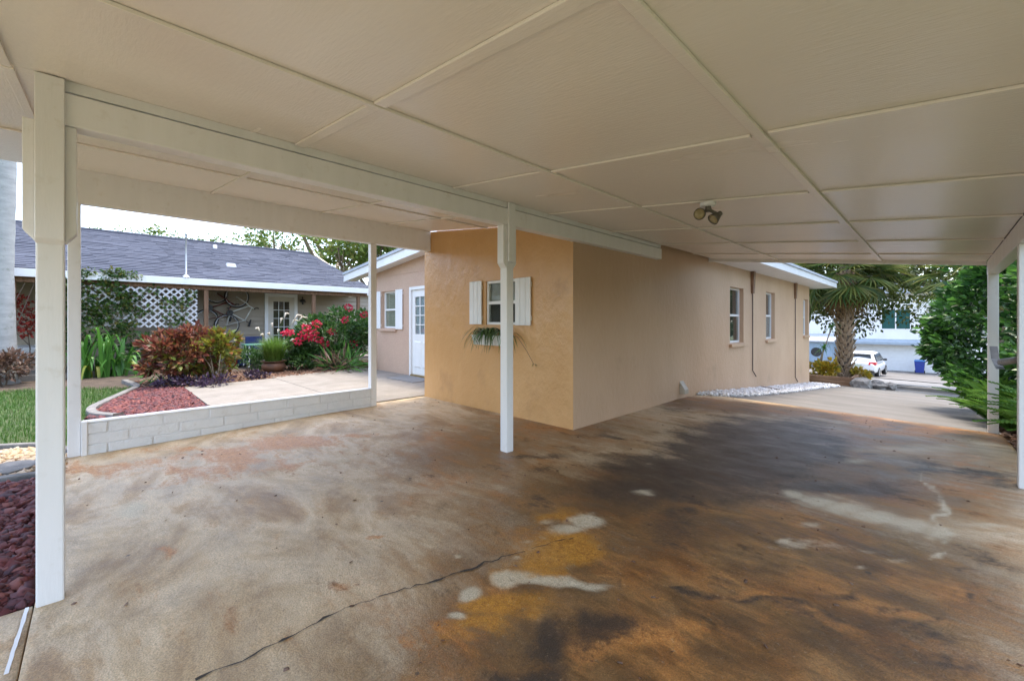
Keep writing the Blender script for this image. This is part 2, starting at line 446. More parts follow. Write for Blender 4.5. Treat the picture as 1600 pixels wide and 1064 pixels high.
#GROUND
# ------------------------------------------------------------------ ground and paving
def sheet(name, x0, x1, y0, y1, step, off, mat):
    xs = np.linspace(x0, x1, max(2, int((x1 - x0) / step) + 1)); ys = np.linspace(y0, y1, max(2, int((y1 - y0) / step) + 1))
    return gridmesh(name, xs, ys, off, mat)
def gridmesh(name, xs, ys, off, mat):
    X, Y = np.meshgrid(xs, ys); Z = P(X, Y) + off
    V = np.stack([X, Y, Z], 2).reshape(-1, 3); nx, ny = len(xs), len(ys)
    i = (np.arange(ny - 1)[:, None] * nx + np.arange(nx - 1)[None]).ravel()
    F = np.stack([i, i + 1, i + nx + 1, i + nx], 1)
    return numesh(name, V, F, mat, smooth=True)
def axis_pts(lo, hi, step, far):
    mid = np.arange(lo, hi + 1e-6, step)
    g = np.array([2, 6, 15, 40, 100, 300, 900.0]) * far
    return np.concatenate([(lo - g)[::-1], mid, hi + g])
struct(gridmesh('ground', axis_pts(-24, 14, 0.5, 1), axis_pts(-8, 50, 0.5, 1), -0.09, terr))
# the drive that runs down to the street behind the carport slab, and the neighbour's paving
def poly_sheet(name, poly, off, mat, thick=0.12, bevel=0.0):
    b = MB(); n = len(poly)
    top = [(x, y, float(P(x, y)) + off) for x, y in poly]
    bot = [(x, y, z - thick) for x, y, z in top]
    b.add(top + bot, [tuple(range(n))] + [(i, i + n, (i + 1) % n + n, (i + 1) % n) for i in range(n)])
    return b.build(name, mat, bevel=bevel)
struct(sheet('driveway', -2.93, 0.53, 7.812, 24.0, 0.5, -0.004, conc2))
struct(sheet('street', -22, 30, 25.2, 34, 1.0, 0.0, asphalt))
struct(sheet('neighbour_driveway', -11.5, 4.0, 34.2, 47.6, 1.0, 0.03, conc2))
struct(sheet('pavement', -22, 30, 24.03, 25.15, 0.5, 0.03, conc))

# slab stains, plus some painted shade, sky sheen and sun-strip dulling: fields laid out on the slab (pixel ellipses turned into places)
def vnoise(X, Y, s, seed):
    rg_ = np.random.default_rng(seed); g_ = rg_.random((128, 128)) * 2 - 1
    x, y = X / s + 40.3, Y / s + 40.7; i, j = np.floor(x).astype(int), np.floor(y).astype(int); fx, fy = x - i, y - j
    fx, fy = fx * fx * (3 - 2 * fx), fy * fy * (3 - 2 * fy); i, j, i1, j1 = i % 128, j % 128, (i + 1) % 128, (j + 1) % 128
    return (g_[i, j] * (1 - fx) + g_[i1, j] * fx) * (1 - fy) + (g_[i, j1] * (1 - fx) + g_[i1, j1] * fx) * fy
def field(X, Y, blobs, soft=False, warp=1.0):
    out = np.zeros_like(X)
    wx = sum(a * vnoise(X, Y, s_, k) for k, (s_, a) in enumerate(((.9, .10), (.33, .075), (.13, .040), (.06, .02))))
    wy = sum(a * vnoise(X, Y, s_, k + 10) for k, (s_, a) in enumerate(((.9, .10), (.33, .075), (.13, .040), (.06, .02))))
    X, Y = X + wx * warp, Y + wy * warp
    for u, v, ru, rv, a in blobs:
        c = ground(u, v); e1 = ground(u + ru, v) - c; e2 = ground(u, v + rv) - c
        if rv > 0:
            e2b = c - ground(u, v - rv); e2 = (e2 + e2b) / 2
        det = e1.x * e2.y - e1.y * e2.x
        dx, dy = X - c.x, Y - c.y
        p = (dx * e2.y - dy * e2.x) / det; q = (dy * e1.x - dx * e1.y) / det
        out = np.maximum(out, a * np.exp(-(p * p + q * q) * (0.6 if soft else 0.9)))
    return out
def LN(pts, ru, rv, a, k=6):
    out = []
    for (u0, v0), (u1, v1) in zip(pts[:-1], pts[1:]):
        out += [(u0 + (u1 - u0) * i / k, v0 + (v1 - v0) * i / k, ru, rv, a) for i in range(k + 1)]
    return out
B_BROWN = [(1300, 690, 320, 40, .6), (1150, 930, 520, 200, 1), (1000, 780, 330, 80, .85), (760, 700, 220, 60, .66), (850, 670, 220, 44, .62), (660, 770, 150, 50, .4), (1300, 740, 330, 60, .75), (620, 860, 160, 60, .35), (760, 860, 130, 60, .6), (560, 720, 130, 40, .3)] + LN([(1060, 626), (1300, 648), (1570, 684)], 46, 9, .95)  # first blob and far-edge band are painted to dull the sunlit strip
B_DARK = [(1190, 690, 135, 44, 1.1), (1110, 735, 170, 36, 1), (1010, 765, 150, 30, .75), (1160, 770, 180, 26, .6), (900, 740, 120, 18, .4), (980, 1000, 60, 45, .8), (890, 1010, 60, 35, .8), (840, 1050, 70, 30, .8), (950, 920, 80, 25, .45), (1300, 755, 140, 16, .75),
          (955, 683, 34, 6, .6), (1050, 815, 90, 34, .55), (1449, 732, 26, 16, .7), (1500, 735, 110, 7, .6), (1100, 805, 18, 7, .8), (1072, 822, 14, 5, .8), (690, 905, 60, 30, .45), (1320, 955, 130, 8, .45), (1430, 985, 120, 7, .4), (1060, 640, 50, 9, .45), (1180, 637, 50, 6, .4), (860, 712, 60, 5, .6), (1560, 940, 60, 14, .4), (470, 890, 90, 20, .25), (1500, 905, 8, 50, .35)] + LN([(1050, 900), (1130, 935), (1260, 965), (1400, 1000), (1560, 1050)], 34, 5, .62) + LN([(1230, 960), (1330, 1010), (1430, 1050)], 30, 5, .55) + LN([(1530, 895), (1500, 930), (1488, 970), (1496, 1000)], 6, 12, .55) + LN([(1480, 850), (1600, 905)], 26, 5, .5) + LN([(1380, 715), (1600, 762)], 30, 4, .6)  # includes painted shade at the side wall's foot and beside the centre post
B_RUST = [(455, 692, 60, 13, 1), (400, 716, 75, 11, .85), (300, 742, 55, 9, .5), (180, 733, 85, 11, .6), (330, 705, 90, 6, .6), (540, 680, 40, 5, .5), (225, 888, 26, 10, .6), (1350, 660, 38, 7, 1), (1445, 671, 70, 8, .85), (1510, 720, 9, 34, .5),
          (585, 825, 12, 4, .8), (560, 831, 7, 3, .7), (440, 1035, 9, 5, .7), (1010, 1030, 110, 30, .75), (1100, 990, 90, 25, .5), (1400, 652, 50, 4, .3), (1330, 632, 40, 4, .5), (700, 1000, 120, 40, .45), (530, 890, 40, 10, .4), (1300, 1000, 250, 20, .35), (1180, 940, 130, 14, .35)] + LN([(130, 745), (260, 722), (390, 704), (470, 690)], 34, 7, .6) + LN([(250, 760), (360, 738), (480, 716)], 30, 6, .5)
B_YEL = [(870, 845, 62, 30, 1.15), (820, 945, 75, 27, 1.2), (775, 985, 60, 22, .8), (880, 808, 60, 10, .7), (845, 885, 70, 22, .8), (735, 1010, 70, 20, .5), (520, 890, 20, 8, .3)]
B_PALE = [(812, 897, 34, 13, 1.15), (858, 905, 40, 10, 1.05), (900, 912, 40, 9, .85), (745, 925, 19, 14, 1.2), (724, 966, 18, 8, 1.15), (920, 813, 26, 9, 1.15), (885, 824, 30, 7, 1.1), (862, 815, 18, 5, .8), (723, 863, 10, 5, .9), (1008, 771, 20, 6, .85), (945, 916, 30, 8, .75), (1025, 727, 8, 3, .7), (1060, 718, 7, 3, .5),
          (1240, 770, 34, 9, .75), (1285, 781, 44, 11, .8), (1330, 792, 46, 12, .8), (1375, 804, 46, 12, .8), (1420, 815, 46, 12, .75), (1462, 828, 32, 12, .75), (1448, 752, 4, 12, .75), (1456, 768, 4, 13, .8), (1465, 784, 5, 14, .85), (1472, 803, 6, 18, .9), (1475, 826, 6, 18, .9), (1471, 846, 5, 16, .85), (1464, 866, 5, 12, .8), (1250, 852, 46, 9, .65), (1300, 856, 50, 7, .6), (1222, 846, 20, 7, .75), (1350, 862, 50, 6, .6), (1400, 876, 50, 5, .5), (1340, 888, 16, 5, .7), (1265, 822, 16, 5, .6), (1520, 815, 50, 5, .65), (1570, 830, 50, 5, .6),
          (220, 795, 26, 13, .8), (245, 765, 36, 9, .6), (360, 810, 60, 8, .45), (390, 755, 60, 9, .5), (330, 925, 80, 16, .4), (170, 990, 60, 25, .4), (540, 715, 60, 7, .45), (1430, 700, 100, 9, .6), (1540, 700, 40, 16, .6), (1350, 720, 60, 5, .5), (1240, 650, 60, 7, .4), (820, 842, 10, 4, .7), (805, 866, 8, 4, .7), (930, 800, 12, 4, .7), (1100, 875, 20, 6, .4)]  # left blotches at the start paint the sky sheen on the floor
def slab_material():
    m = bpy.data.materials.new('stained slab concrete'); n, l = nodes(m); b = n['Principled BSDF']
    g = n.new('ShaderNodeNewGeometry').outputs['Position']
    vs = mapping(n, l, g, (0.72, 1.25, 1))
    vs2 = mapping(n, l, g, (1.0, 4.5, 1))
    n_big = noise(n, l, vs, 1.1, 9, 0.66, 0.5)
    n_mid = noise(n, l, vs, 3.1, 12, 0.72, 0.25)
    n_fin = noise(n, l, g, 38, 6, 0.75)
    n_str = noise(n, l, vs2, 1.9, 8, 0.68, 0.5)
    n_grn = noise(n, l, g, 160, 2, 0.6)
    def norm(v):
        return math_(n, l, 'ADD', math_(n, l, 'MULTIPLY', math_(n, l, 'SUBTRACT', v, 0.5), 2.6), 0.5)
    n_big, n_mid, n_fin, n_str, n_grn = norm(n_big), norm(n_mid), norm(n_fin), norm(n_str), norm(n_grn)
    def A(nm):
        a = n.new('ShaderNodeAttribute'); a.attribute_name = nm; return a.outputs['Fac']
    def broke(nm, amp_m, amp_f, lo, hi, extra=None):
        v = A(nm)
        v = math_(n, l, 'ADD', v, math_(n, l, 'MULTIPLY', math_(n, l, 'SUBTRACT', n_mid, 0.5), amp_m))
        v = math_(n, l, 'ADD', v, math_(n, l, 'MULTIPLY', math_(n, l, 'SUBTRACT', n_fin, 0.5), amp_f))
        if extra is not None:
            v = math_(n, l, 'ADD', v, math_(n, l, 'MULTIPLY', math_(n, l, 'SUBTRACT', n_str, 0.5), extra))
        return smap(n, l, v, lo, hi)
    r0 = ramp(n, [(0.10, (0.34, 0.205, 0.088)), (0.32, (0.50, 0.34, 0.18)), (0.5, (0.66, 0.52, 0.34)), (0.66, (0.55, 0.405, 0.235)), (0.9, (0.38, 0.245, 0.115))]); l.new(n_big, r0.inputs[0])
    rs = ramp(n, [(0.05, (0.66, 0.61, 0.56)), (0.45, (0.97, 0.96, 0.95)), (0.95, (1.18, 1.18, 1.18))]); l.new(n_mid, rs.inputs[0])
    base = mixc(n, l, 1.0, r0.outputs[0], rs.outputs[0], 'MULTIPLY')
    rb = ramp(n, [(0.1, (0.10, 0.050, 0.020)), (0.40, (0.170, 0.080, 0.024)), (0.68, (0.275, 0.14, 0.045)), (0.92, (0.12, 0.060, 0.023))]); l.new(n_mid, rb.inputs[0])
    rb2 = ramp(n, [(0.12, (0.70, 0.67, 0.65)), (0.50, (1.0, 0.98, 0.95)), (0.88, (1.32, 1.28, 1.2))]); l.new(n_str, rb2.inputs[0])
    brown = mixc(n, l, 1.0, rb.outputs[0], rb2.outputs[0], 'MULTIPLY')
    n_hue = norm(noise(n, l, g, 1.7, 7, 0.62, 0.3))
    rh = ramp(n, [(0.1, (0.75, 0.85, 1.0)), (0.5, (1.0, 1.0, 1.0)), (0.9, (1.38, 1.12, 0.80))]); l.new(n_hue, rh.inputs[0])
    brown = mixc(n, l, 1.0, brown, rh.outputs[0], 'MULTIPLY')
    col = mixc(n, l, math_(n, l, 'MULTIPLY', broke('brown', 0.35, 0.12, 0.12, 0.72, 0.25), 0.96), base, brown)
    rr = ramp(n, [(0.1, (0.62, 0.285, 0.08)), (0.9, (0.38, 0.14, 0.032))]); l.new(n_fin, rr.inputs[0])
    col = mixc(n, l, math_(n, l, 'MULTIPLY', broke('rust', 0.55, 0.3, 0.16, 0.66, 0.5), 0.88), col, rr.outputs[0])
    ry = ramp(n, [(0.1, (0.62, 0.29, 0.035)), (0.9, (0.36, 0.14, 0.015))]); l.new(n_fin, ry.inputs[0])
    col = mixc(n, l, math_(n, l, 'MULTIPLY', broke('yellow', 0.4, 0.3, 0.25, 0.80), 0.85), col, ry.outputs[0])
    col = mixc(n, l, math_(n, l, 'MULTIPLY', broke('dark', 0.55, 0.25, 0.18, 0.74, 0.2), 0.88), col, (0.040, 0.031, 0.025))
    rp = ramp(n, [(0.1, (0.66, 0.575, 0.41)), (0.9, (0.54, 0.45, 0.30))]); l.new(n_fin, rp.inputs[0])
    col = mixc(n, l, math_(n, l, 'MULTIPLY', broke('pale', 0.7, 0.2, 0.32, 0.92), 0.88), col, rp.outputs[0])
    # sparse dark specks and pits
    vo = n.new('ShaderNodeTexVoronoi'); vo.inputs['Scale'].default_value = 5.5; l.new(g, vo.inputs['Vector'])
    vr = n.new('ShaderNodeSeparateColor'); l.new(vo.outputs['Color'], vr.inputs[0])
    sp = math_(n, l, 'MULTIPLY', math_(n, l, 'LESS_THAN', vo.outputs['Distance'], math_(n, l, 'MULTIPLY', vr.outputs[1], 0.085)), math_(n, l, 'GREATER_THAN', vr.outputs[0], 0.62))
    col = mixc(n, l, math_(n, l, 'MULTIPLY', sp, 0.75), col, (0.05, 0.04, 0.035))
    col = mixc(n, l, math_(n, l, 'MULTIPLY', smap(n, l, n_fin, 0.78, 1.0), 0.45), col, (0.07, 0.05, 0.035))
    col = mixc(n, l, math_(n, l, 'MULTIPLY', smap(n, l, n_fin, 0.20, 0.0), 0.30), col, (0.62, 0.54, 0.42))
    rg = ramp(n, [(0.05, (0.72, 0.72, 0.72)), (0.95, (1.22, 1.22, 1.22))]); l.new(n_grn, rg.inputs[0])
    col = mixc(n, l, 1.0, col, rg.outputs[0], 'MULTIPLY')
    l.new(col, b.inputs['Base Color'])
    b.inputs['Specular IOR Level'].default_value = 0.42
    rf = ramp(n, [(0.1, (0.28,) * 3), (0.9, (0.56,) * 3)]); l.new(n_mid, rf.inputs[0])
    l.new(rf.outputs[0], b.inputs['Roughness'])
    bn = n.new('ShaderNodeBump'); bn.inputs['Strength'].default_value = 0.45; bn.inputs['Distance'].default_value = 0.006
    hh = math_(n, l, 'ADD', math_(n, l, 'MULTIPLY', n_fin, 0.6), math_(n, l, 'MULTIPLY', n_grn, 0.4))
    l.new(hh, bn.inputs['Height']); l.new(bn.outputs[0], b.inputs['Normal'])
    return m
slabm = slab_material()
def slab(name, xs, ys):
    X, Y = np.meshgrid(xs, ys); Z = P(X, Y)
    V = np.stack([X, Y, Z], 2).reshape(-1, 3); nx, ny = len(xs), len(ys)
    i = (np.arange(ny - 1)[:, None] * nx + np.arange(nx - 1)[None]).ravel()
    F = np.stack([i, i + 1, i + nx + 1, i + nx], 1)
    # skirt down the outer edge
    e = np.concatenate([np.arange(nx), np.arange(1, ny) * nx + nx - 1, (ny - 1) * nx + np.arange(nx - 2, -1, -1), np.arange(ny - 2, 0, -1) * nx])
    low = V[e].copy(); low[:, 2] -= 0.12
    k = len(V) + np.arange(len(e)); V2 = np.concatenate([V, low])
    F2 = np.stack([e, k, np.roll(k, -1), np.roll(e, -1)], 1)
    ob = numesh(name, V2, np.concatenate([F, F2]), slabm, smooth=False)
    me = ob.data
    pad = np.zeros(len(e))
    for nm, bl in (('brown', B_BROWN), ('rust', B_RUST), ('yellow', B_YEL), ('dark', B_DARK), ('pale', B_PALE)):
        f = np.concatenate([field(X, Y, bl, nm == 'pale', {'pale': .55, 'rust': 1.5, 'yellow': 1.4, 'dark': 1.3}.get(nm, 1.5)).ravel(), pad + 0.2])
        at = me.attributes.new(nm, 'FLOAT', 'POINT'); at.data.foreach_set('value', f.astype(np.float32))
    return struct(ob)
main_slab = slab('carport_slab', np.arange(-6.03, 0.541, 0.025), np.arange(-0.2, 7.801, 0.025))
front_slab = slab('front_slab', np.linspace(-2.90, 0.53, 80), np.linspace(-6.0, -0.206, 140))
struct(sheet('bounce_apron', -2.9, 0.49, -14.0, -6.01, 0.6, -0.004, conc))  # unseen paving added behind the camera to bounce light onto the ceiling
main_slab['_w'] = tuple(main_slab.location)
# crack running across the slab, and the chipped white line at the front joint
def crack(px, w, mat, name, off=0.0035, jit=0.006, seed=1, even=False):
    rg = random.Random(seed); pts = []
    for (a, b) in zip(px[:-1], px[1:]):
        A_, B_ = ground(*a), ground(*b); k = max(3, int((B_ - A_).length / 0.03))
        for i in range(k):
            p = A_.lerp(B_, i / k); p.x += rg.gauss(0, jit); p.y += rg.gauss(0, jit); p.z = float(P(p.x, p.y)) + off; pts.append(p)
    m = MB(); m.ribbon(pts, [w * (rg.uniform(.85, 1.2) if even else rg.choice([.3, .5, .8, 1.1, 1.7]) * rg.uniform(.8, 1.2)) for _ in pts], (0, 0, 1))
    return m.build(name, mat, main_slab)
crackm = M('crack dirt', (0.06, 0.047, 0.036), rough=0.95)
crack([(300, 1063), (380, 1032), (470, 985), (540, 950), (610, 926), (690, 905), (760, 880), (830, 858)], 0.0042, crackm, 'crack')
crack([(830, 858), (860, 848), (905, 838)], 0.002, crackm, 'crack', seed=4)
crack([(42, 950), (32, 985), (20, 1020), (8, 1063)], 0.006, whitew, 'painted_joint', 0.004, 0.0008, 3, True)
rngd = np.random.default_rng(77)
dx_ = rngd.uniform(-5.7, .4, 420); dy_ = rngd.uniform(-.1, 7.8, 420)
V, F, r = stones(rngd, np.stack([dx_, dy_, P(dx_, dy_) + .002], 1), .006, .022, .2)
tag(numesh('slab_debris', V, F, mulchm, rnd=r), 'tiny dark leaf scraps scattered over the stained carport slab', 'debris', kind='stuff')
# patio beyond the low wall, four pours with joints
PX = [-10.15, -8.505, -8.495, -6.02]; PY = [1.20, 2.765, 2.775, 5.05]
k = 0
patio = None
for (x0, x1) in ((-10.15, -8.506), (-8.494, -5.98)):
    for (y0, y1) in ((1.20, 2.764), (2.776, 5.12)):
        if x0 > -8.5 and y0 > 2: y0b, pol = 2.776, [(x0, 3.865), (-6.03, 3.865), (-6.03, 5.12), (x0, 5.12)] 
        else: pol = [(x0, y0), (x1, y0), (x1, y1), (x0, y1)]
        if x0 > -8.5 and y0 > 2: pol = [(x0, 3.87), (-6.03, 3.87), (-6.03, 5.12), (x0, 5.12)]
        if x0 < -8.5 and y0 > 2: pol = [(-10.5, 2.776), (-8.506, 2.776), (-8.506, 5.12), (-10.6, 5.12)]
        if x0 > -8.5 and y0 < 2: pol = [(x0, y0), (-5.98, y0), (-5.98, 2.9), (x0, 2.9)]
        if x0 > -8.5 and y0 > 2: pol = [(x0, 2.776), (-6.05, 2.776), (-6.05, 5.12), (x0, 5.12)]
        if x0 > -8.5 and y0 < 2: pol = [(x0, y0), (-5.98, y0), (-5.98, 2.764), (x0, 2.764)]
        o = poly_sheet('patio_pad', pol, 0.015, conc, 0.1, 0.006); struct(o)
#CARPORT
# ------------------------------------------------------------------ carport
port = thing('carport', (-2.9, 2.0, 0.0), 'white timber carport with panelled sloping ceiling, beams and square posts', 'carport')
XM, XL, XR = -2.91, -5.87, 0.41
YB, YE = -1.38, 7.9  # unseen roof end behind the camera set short to let sky light in
def ceil_box(x0, x1, y0, y1, d0, d1):
    """box hung under the sloping ceiling: d0..d1 below it"""
    return MB().hexa([(x0, y0, zceil(x0) - d1), (x1, y0, zceil(x1) - d1), (x1, y1, zceil(x1) - d1), (x0, y1, zceil(x0) - d1)],
                     [(x0, y0, zceil(x0) - d0), (x1, y0, zceil(x1) - d0), (x1, y1, zceil(x1) - d0), (x0, y1, zceil(x0) - d0)])
XA, XB = -1.845, -0.58
ys_r = [YB, -0.28, 0.94, 2.16, 3.38, 4.60, 5.82, 7.04, YE]
cols_r = [(-2.86, XA), (XA, XB), (XB, 0.41)]
cols_l = [(-6.1, -4.42), (-4.42, -2.86)]
for (x0, x1) in cols_r:
    for y0, y1 in zip(ys_r[:-1], ys_r[1:]):
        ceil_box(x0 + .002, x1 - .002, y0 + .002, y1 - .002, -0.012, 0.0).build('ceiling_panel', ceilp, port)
ys_l = [YB, -0.28, 0.94, 2.16, 3.10, 3.875]
for (x0, x1) in cols_l:
    for y0, y1 in zip(ys_l[:-1], ys_l[1:]):
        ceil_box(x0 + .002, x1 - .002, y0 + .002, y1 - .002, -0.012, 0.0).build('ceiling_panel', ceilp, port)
for x, w in ((XA, .020), (XB, .022)):
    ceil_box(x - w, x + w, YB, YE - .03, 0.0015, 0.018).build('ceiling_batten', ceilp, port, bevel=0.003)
for i, y in enumerate(ys_r[1:-1]):
    for j, (x0, x1) in enumerate(cols_r):
        w = 0.030 if (i == 1 and j < 2) else 0.02
        a = x0 + (.03 if j else 0.002); bb = x1 - (.026 if j < 2 else 0.002)
        if j == 2: a = x0 + .036
        if j == 1: bb = x1 - .036
        o_ = 0.012 * (j - 1) + random.Random(i * 7 + j).uniform(-.012, .012)
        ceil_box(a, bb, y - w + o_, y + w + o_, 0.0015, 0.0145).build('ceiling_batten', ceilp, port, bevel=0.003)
for y in ys_l[1:-1]:
    for (x0, x1) in cols_l:
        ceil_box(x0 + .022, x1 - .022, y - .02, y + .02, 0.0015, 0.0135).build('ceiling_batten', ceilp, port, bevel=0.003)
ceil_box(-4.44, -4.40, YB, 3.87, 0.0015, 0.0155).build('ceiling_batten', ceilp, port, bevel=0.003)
# beams
MB().box(-2.962, -2.858, -.195, 5.90, 2.15, 2.302).build('beam', paint, port, bevel=0.006)
ceil_box(-2.95, -2.872, -.195, 5.90, 0.0, 0.052).build('ledger', paint, port, bevel=0.003)
MB().box(-5.925, -5.815, -.2, 3.878, 2.38, zceil(-5.87) + .01).build('beam', paint, port, bevel=0.006)
MB().box(0.412, 0.508, YB, YE, 1.815, 1.985).build('beam', paint, port, bevel=0.006)
ceil_box(-2.93, 0.41, YE - .03, YE + .02, -0.03, 0.05).build('end_fascia', paint, port, bevel=0.003)
ceil_box(-5.95, -2.0, YB - .03, YB - .002, -0.06, 0.2).build('end_fascia', paint, port, bevel=0.003)
ceil_box(-1.99, 0.5, YB - .03, YB - .002, -0.06, 0.2).build('end_fascia', paint, port, bevel=0.003)
# roof deck above the panels
deck = M('roof deck felt', (0.22, 0.22, 0.23), (0.17, 0.17, 0.18), 4, 0.9)
def deckbox(x0, x1, y0, y1):
    ceil_box(x0, x1, y0, y1, -0.14, -0.03).build('roof_deck', deck, port)
deckbox(-6.15, -2.0, YB - .1, 3.86); deckbox(-1.995, 0.62, YB - .1, YE + .08); deckbox(-2.92, -2.0, 3.865, YE + .08)
# posts
def post(x, y, ztop, brack=None, z0=None, w=.045):
    z0 = float(P(x, y)) - 0.002 if z0 is None else z0
    p = MB().box(x - w, x + w, y - w, y + w, z0, ztop).build('post', paint, port, bevel=0.007)
    if brack:
        zb, zt, sides = brack
        for s in sides:
            ch = 0.05
            if s in ('+y', '-y'):
                sg = 1 if s == '+y' else -1
                a = y + sg * (w + .001); o = y + sg * (w + .04); zz = zt[s]
                pol = [Vector((x - .042, a, zb)), Vector((x - .042, o, zb + ch)), Vector((x - .042, o, zz)), Vector((x - .042, a, zz))]
                if sg > 0: pol.reverse()
                MB().prism(pol, (.084, 0, 0)).build('bracket_board', paint, p, bevel=0.004)
            else:
                MB().hexa([(x + w + .001, y - .047, zb - .01), (x + w + .028, y - .047, zb + .012), (x + w + .028, y + .047, zb + .012), (x + w + .001, y + .047, zb - .01)],
                          [(x + w + .001, y - .047, zt[s]), (x + w + .028, y - .047, zt[s]), (x + w + .028, y + .047, zt[s]), (x + w + .001, y + .047, zt[s])]).build('bracket_board', paint, p, bevel=0.004)
    return p
post(-2.91, -0.15, 2.149, (1.60, {'+y': 2.149, '-y': 2.149, '+x': zceil(-2.83) - .004}, ('+y', '-y', '+x')))
post(-2.91, 2.80, 2.149, (1.74, {'+y': 2.149, '-y': 2.149, '+x': zceil(-2.83) - .004}, ('+y', '-y')))
MB().box(-2.857, -2.835, 2.757, 2.843, 1.80, zceil(-2.835) - .003).build('bracket_board', paint, port, bevel=0.004)
pl = post(XL, -0.15, 2.379); post(XL, 2.90, 2.379)
MB().box(XL - .02, XL + .072, -.103, -.06, -.07, .27).build('end_board', paint, port, bevel=0.005)
post(0.46, 7.83, 1.814); post(0.455, 4.92, 1.814); post(0.46, 1.95, 1.814); post(0.46, -1.1, 1.814)

# low brick wall between the left posts
lw = thing('low_brick_wall', (XL, 1.4, -.06), 'low white painted brick wall between two carport posts', 'wall')
wall_top = 0.262
MB().box(-5.921, -5.823, -.098, 2.853, -.12, wall_top - .012).build('mortar_core', mortar, lw)
rg = random.Random(5)
courses = [(-.066, .032), (.040, .138), (.146, .244)]
for ci, (z0, z1) in enumerate(courses):
    y = -.098 + (0.0 if ci % 2 else -.22)
    while y < 2.85:
        L = rg.choice([.34, .40, .40, .42])
        a, b_ = max(y, -.096), min(y + L, 2.85)
        if b_ - a > .05:
            d = rg.uniform(-.004, .005)
            MB().hexa([(-5.927 - d, a + .003, z0 + rg.uniform(-.002, .002)), (-5.817 + d, a + .003, z0), (-5.817 + d + rg.uniform(-.003, .003), b_ - .003, z0), (-5.927 - d, b_ - .003, z0)],
                      [(-5.927 - d, a + .003, z1), (-5.817 + d + rg.uniform(-.004, .004), a + .003, z1), (-5.817 + d, b_ - .003, z1 + rg.uniform(-.003, .003)), (-5.927 - d, b_ - .003, z1)]).build('brick', brickp, lw, bevel=0.007)
        y += L + .006
MB().box(-5.934, -5.812, -.096, 2.852, .248, wall_top + .004).build('coping', brickp, lw, bevel=0.006)

# twin flood lamp on the ceiling
yf = 3.40
pf = on_y(1106, 322, yf); pf.z = zceil(pf.x)
fl = thing('flood_light', pf - Vector((0, 0, .2)), 'small twin flood lamp fixed under the carport ceiling', 'lamp')
b = MB(); b.lathe(pf - Vector((0, 0, .016)), [(0.0, -.03), (.052, -.03), (.058, -.02), (.058, -.001)], 20); b.build('mounting_plate', paint, fl, True)
b = MB(); b.tube([pf - Vector((0, 0, .035)), pf - Vector((-.01, .01, .085))], [.02, .024], 10); b.build('stem', lampbr, fl, True)
for (off, dirv) in (((-.048, -.055, -.105), (.60, -.72, -.25)), ((.036, .042, -.135), (-.42, -.66, -.62))):
    c = pf + Vector(off); d = Vector(dirv).normalized(); bk = c - d * .045
    b = MB(); b.tube([pf - Vector((-.01, .01, .075)), bk], [.012, .014], 8); b.build('arm', lampbr, fl, True)
    b = MB(); b.lathe(bk, [(0.0, -.022), (.019, -.022), (.022, 0.0), (.031, .022), (.043, .056), (.046, .067), (.043, .067), (.038, .052)], 22, d); sh = b.build('lamp_shade', lampbr, fl, True)
    b = MB(); b.lathe(bk, [(.040, .058), (.031, .067), (.018, .072), (0.0, .074)], 20, d); b.build('bulb', bulb, sh, True)
# grey fitting between the right posts
ft = thing('post_fitting', (0.40, 5.0, .95), 'grey metal pipe fitting with a flared plate on the right post', 'fitting')
fitm = M('dull grey metal', (0.17, 0.17, 0.17), (0.12, 0.12, 0.12), 8, 0.45)
p1 = Vector((.455, 4.966, .96)); p0 = on_x(1566, 566, .44)
b = MB(); b.tube([p1, p0.lerp(p1, .5), p0], [.026, .030, .036], 12); b.build('pipe', fitm, ft, True)
a = on_x(1556.5, 541, .44); c = on_x(1568, 577, .44); mid = on_x(1559.5, 562, .44)
MB().prism([a + Vector((-.05, 0, 0)), mid + Vector((-.05, 0, 0)), c + Vector((-.05, 0, 0)), c + Vector((-.05, -.012, 0)), mid + Vector((-.05, -.012, 0.01)), a + Vector((-.05, -.010, 0))], (.06, 0, 0)).build('flared_plate', fitm, ft, bevel=.004)
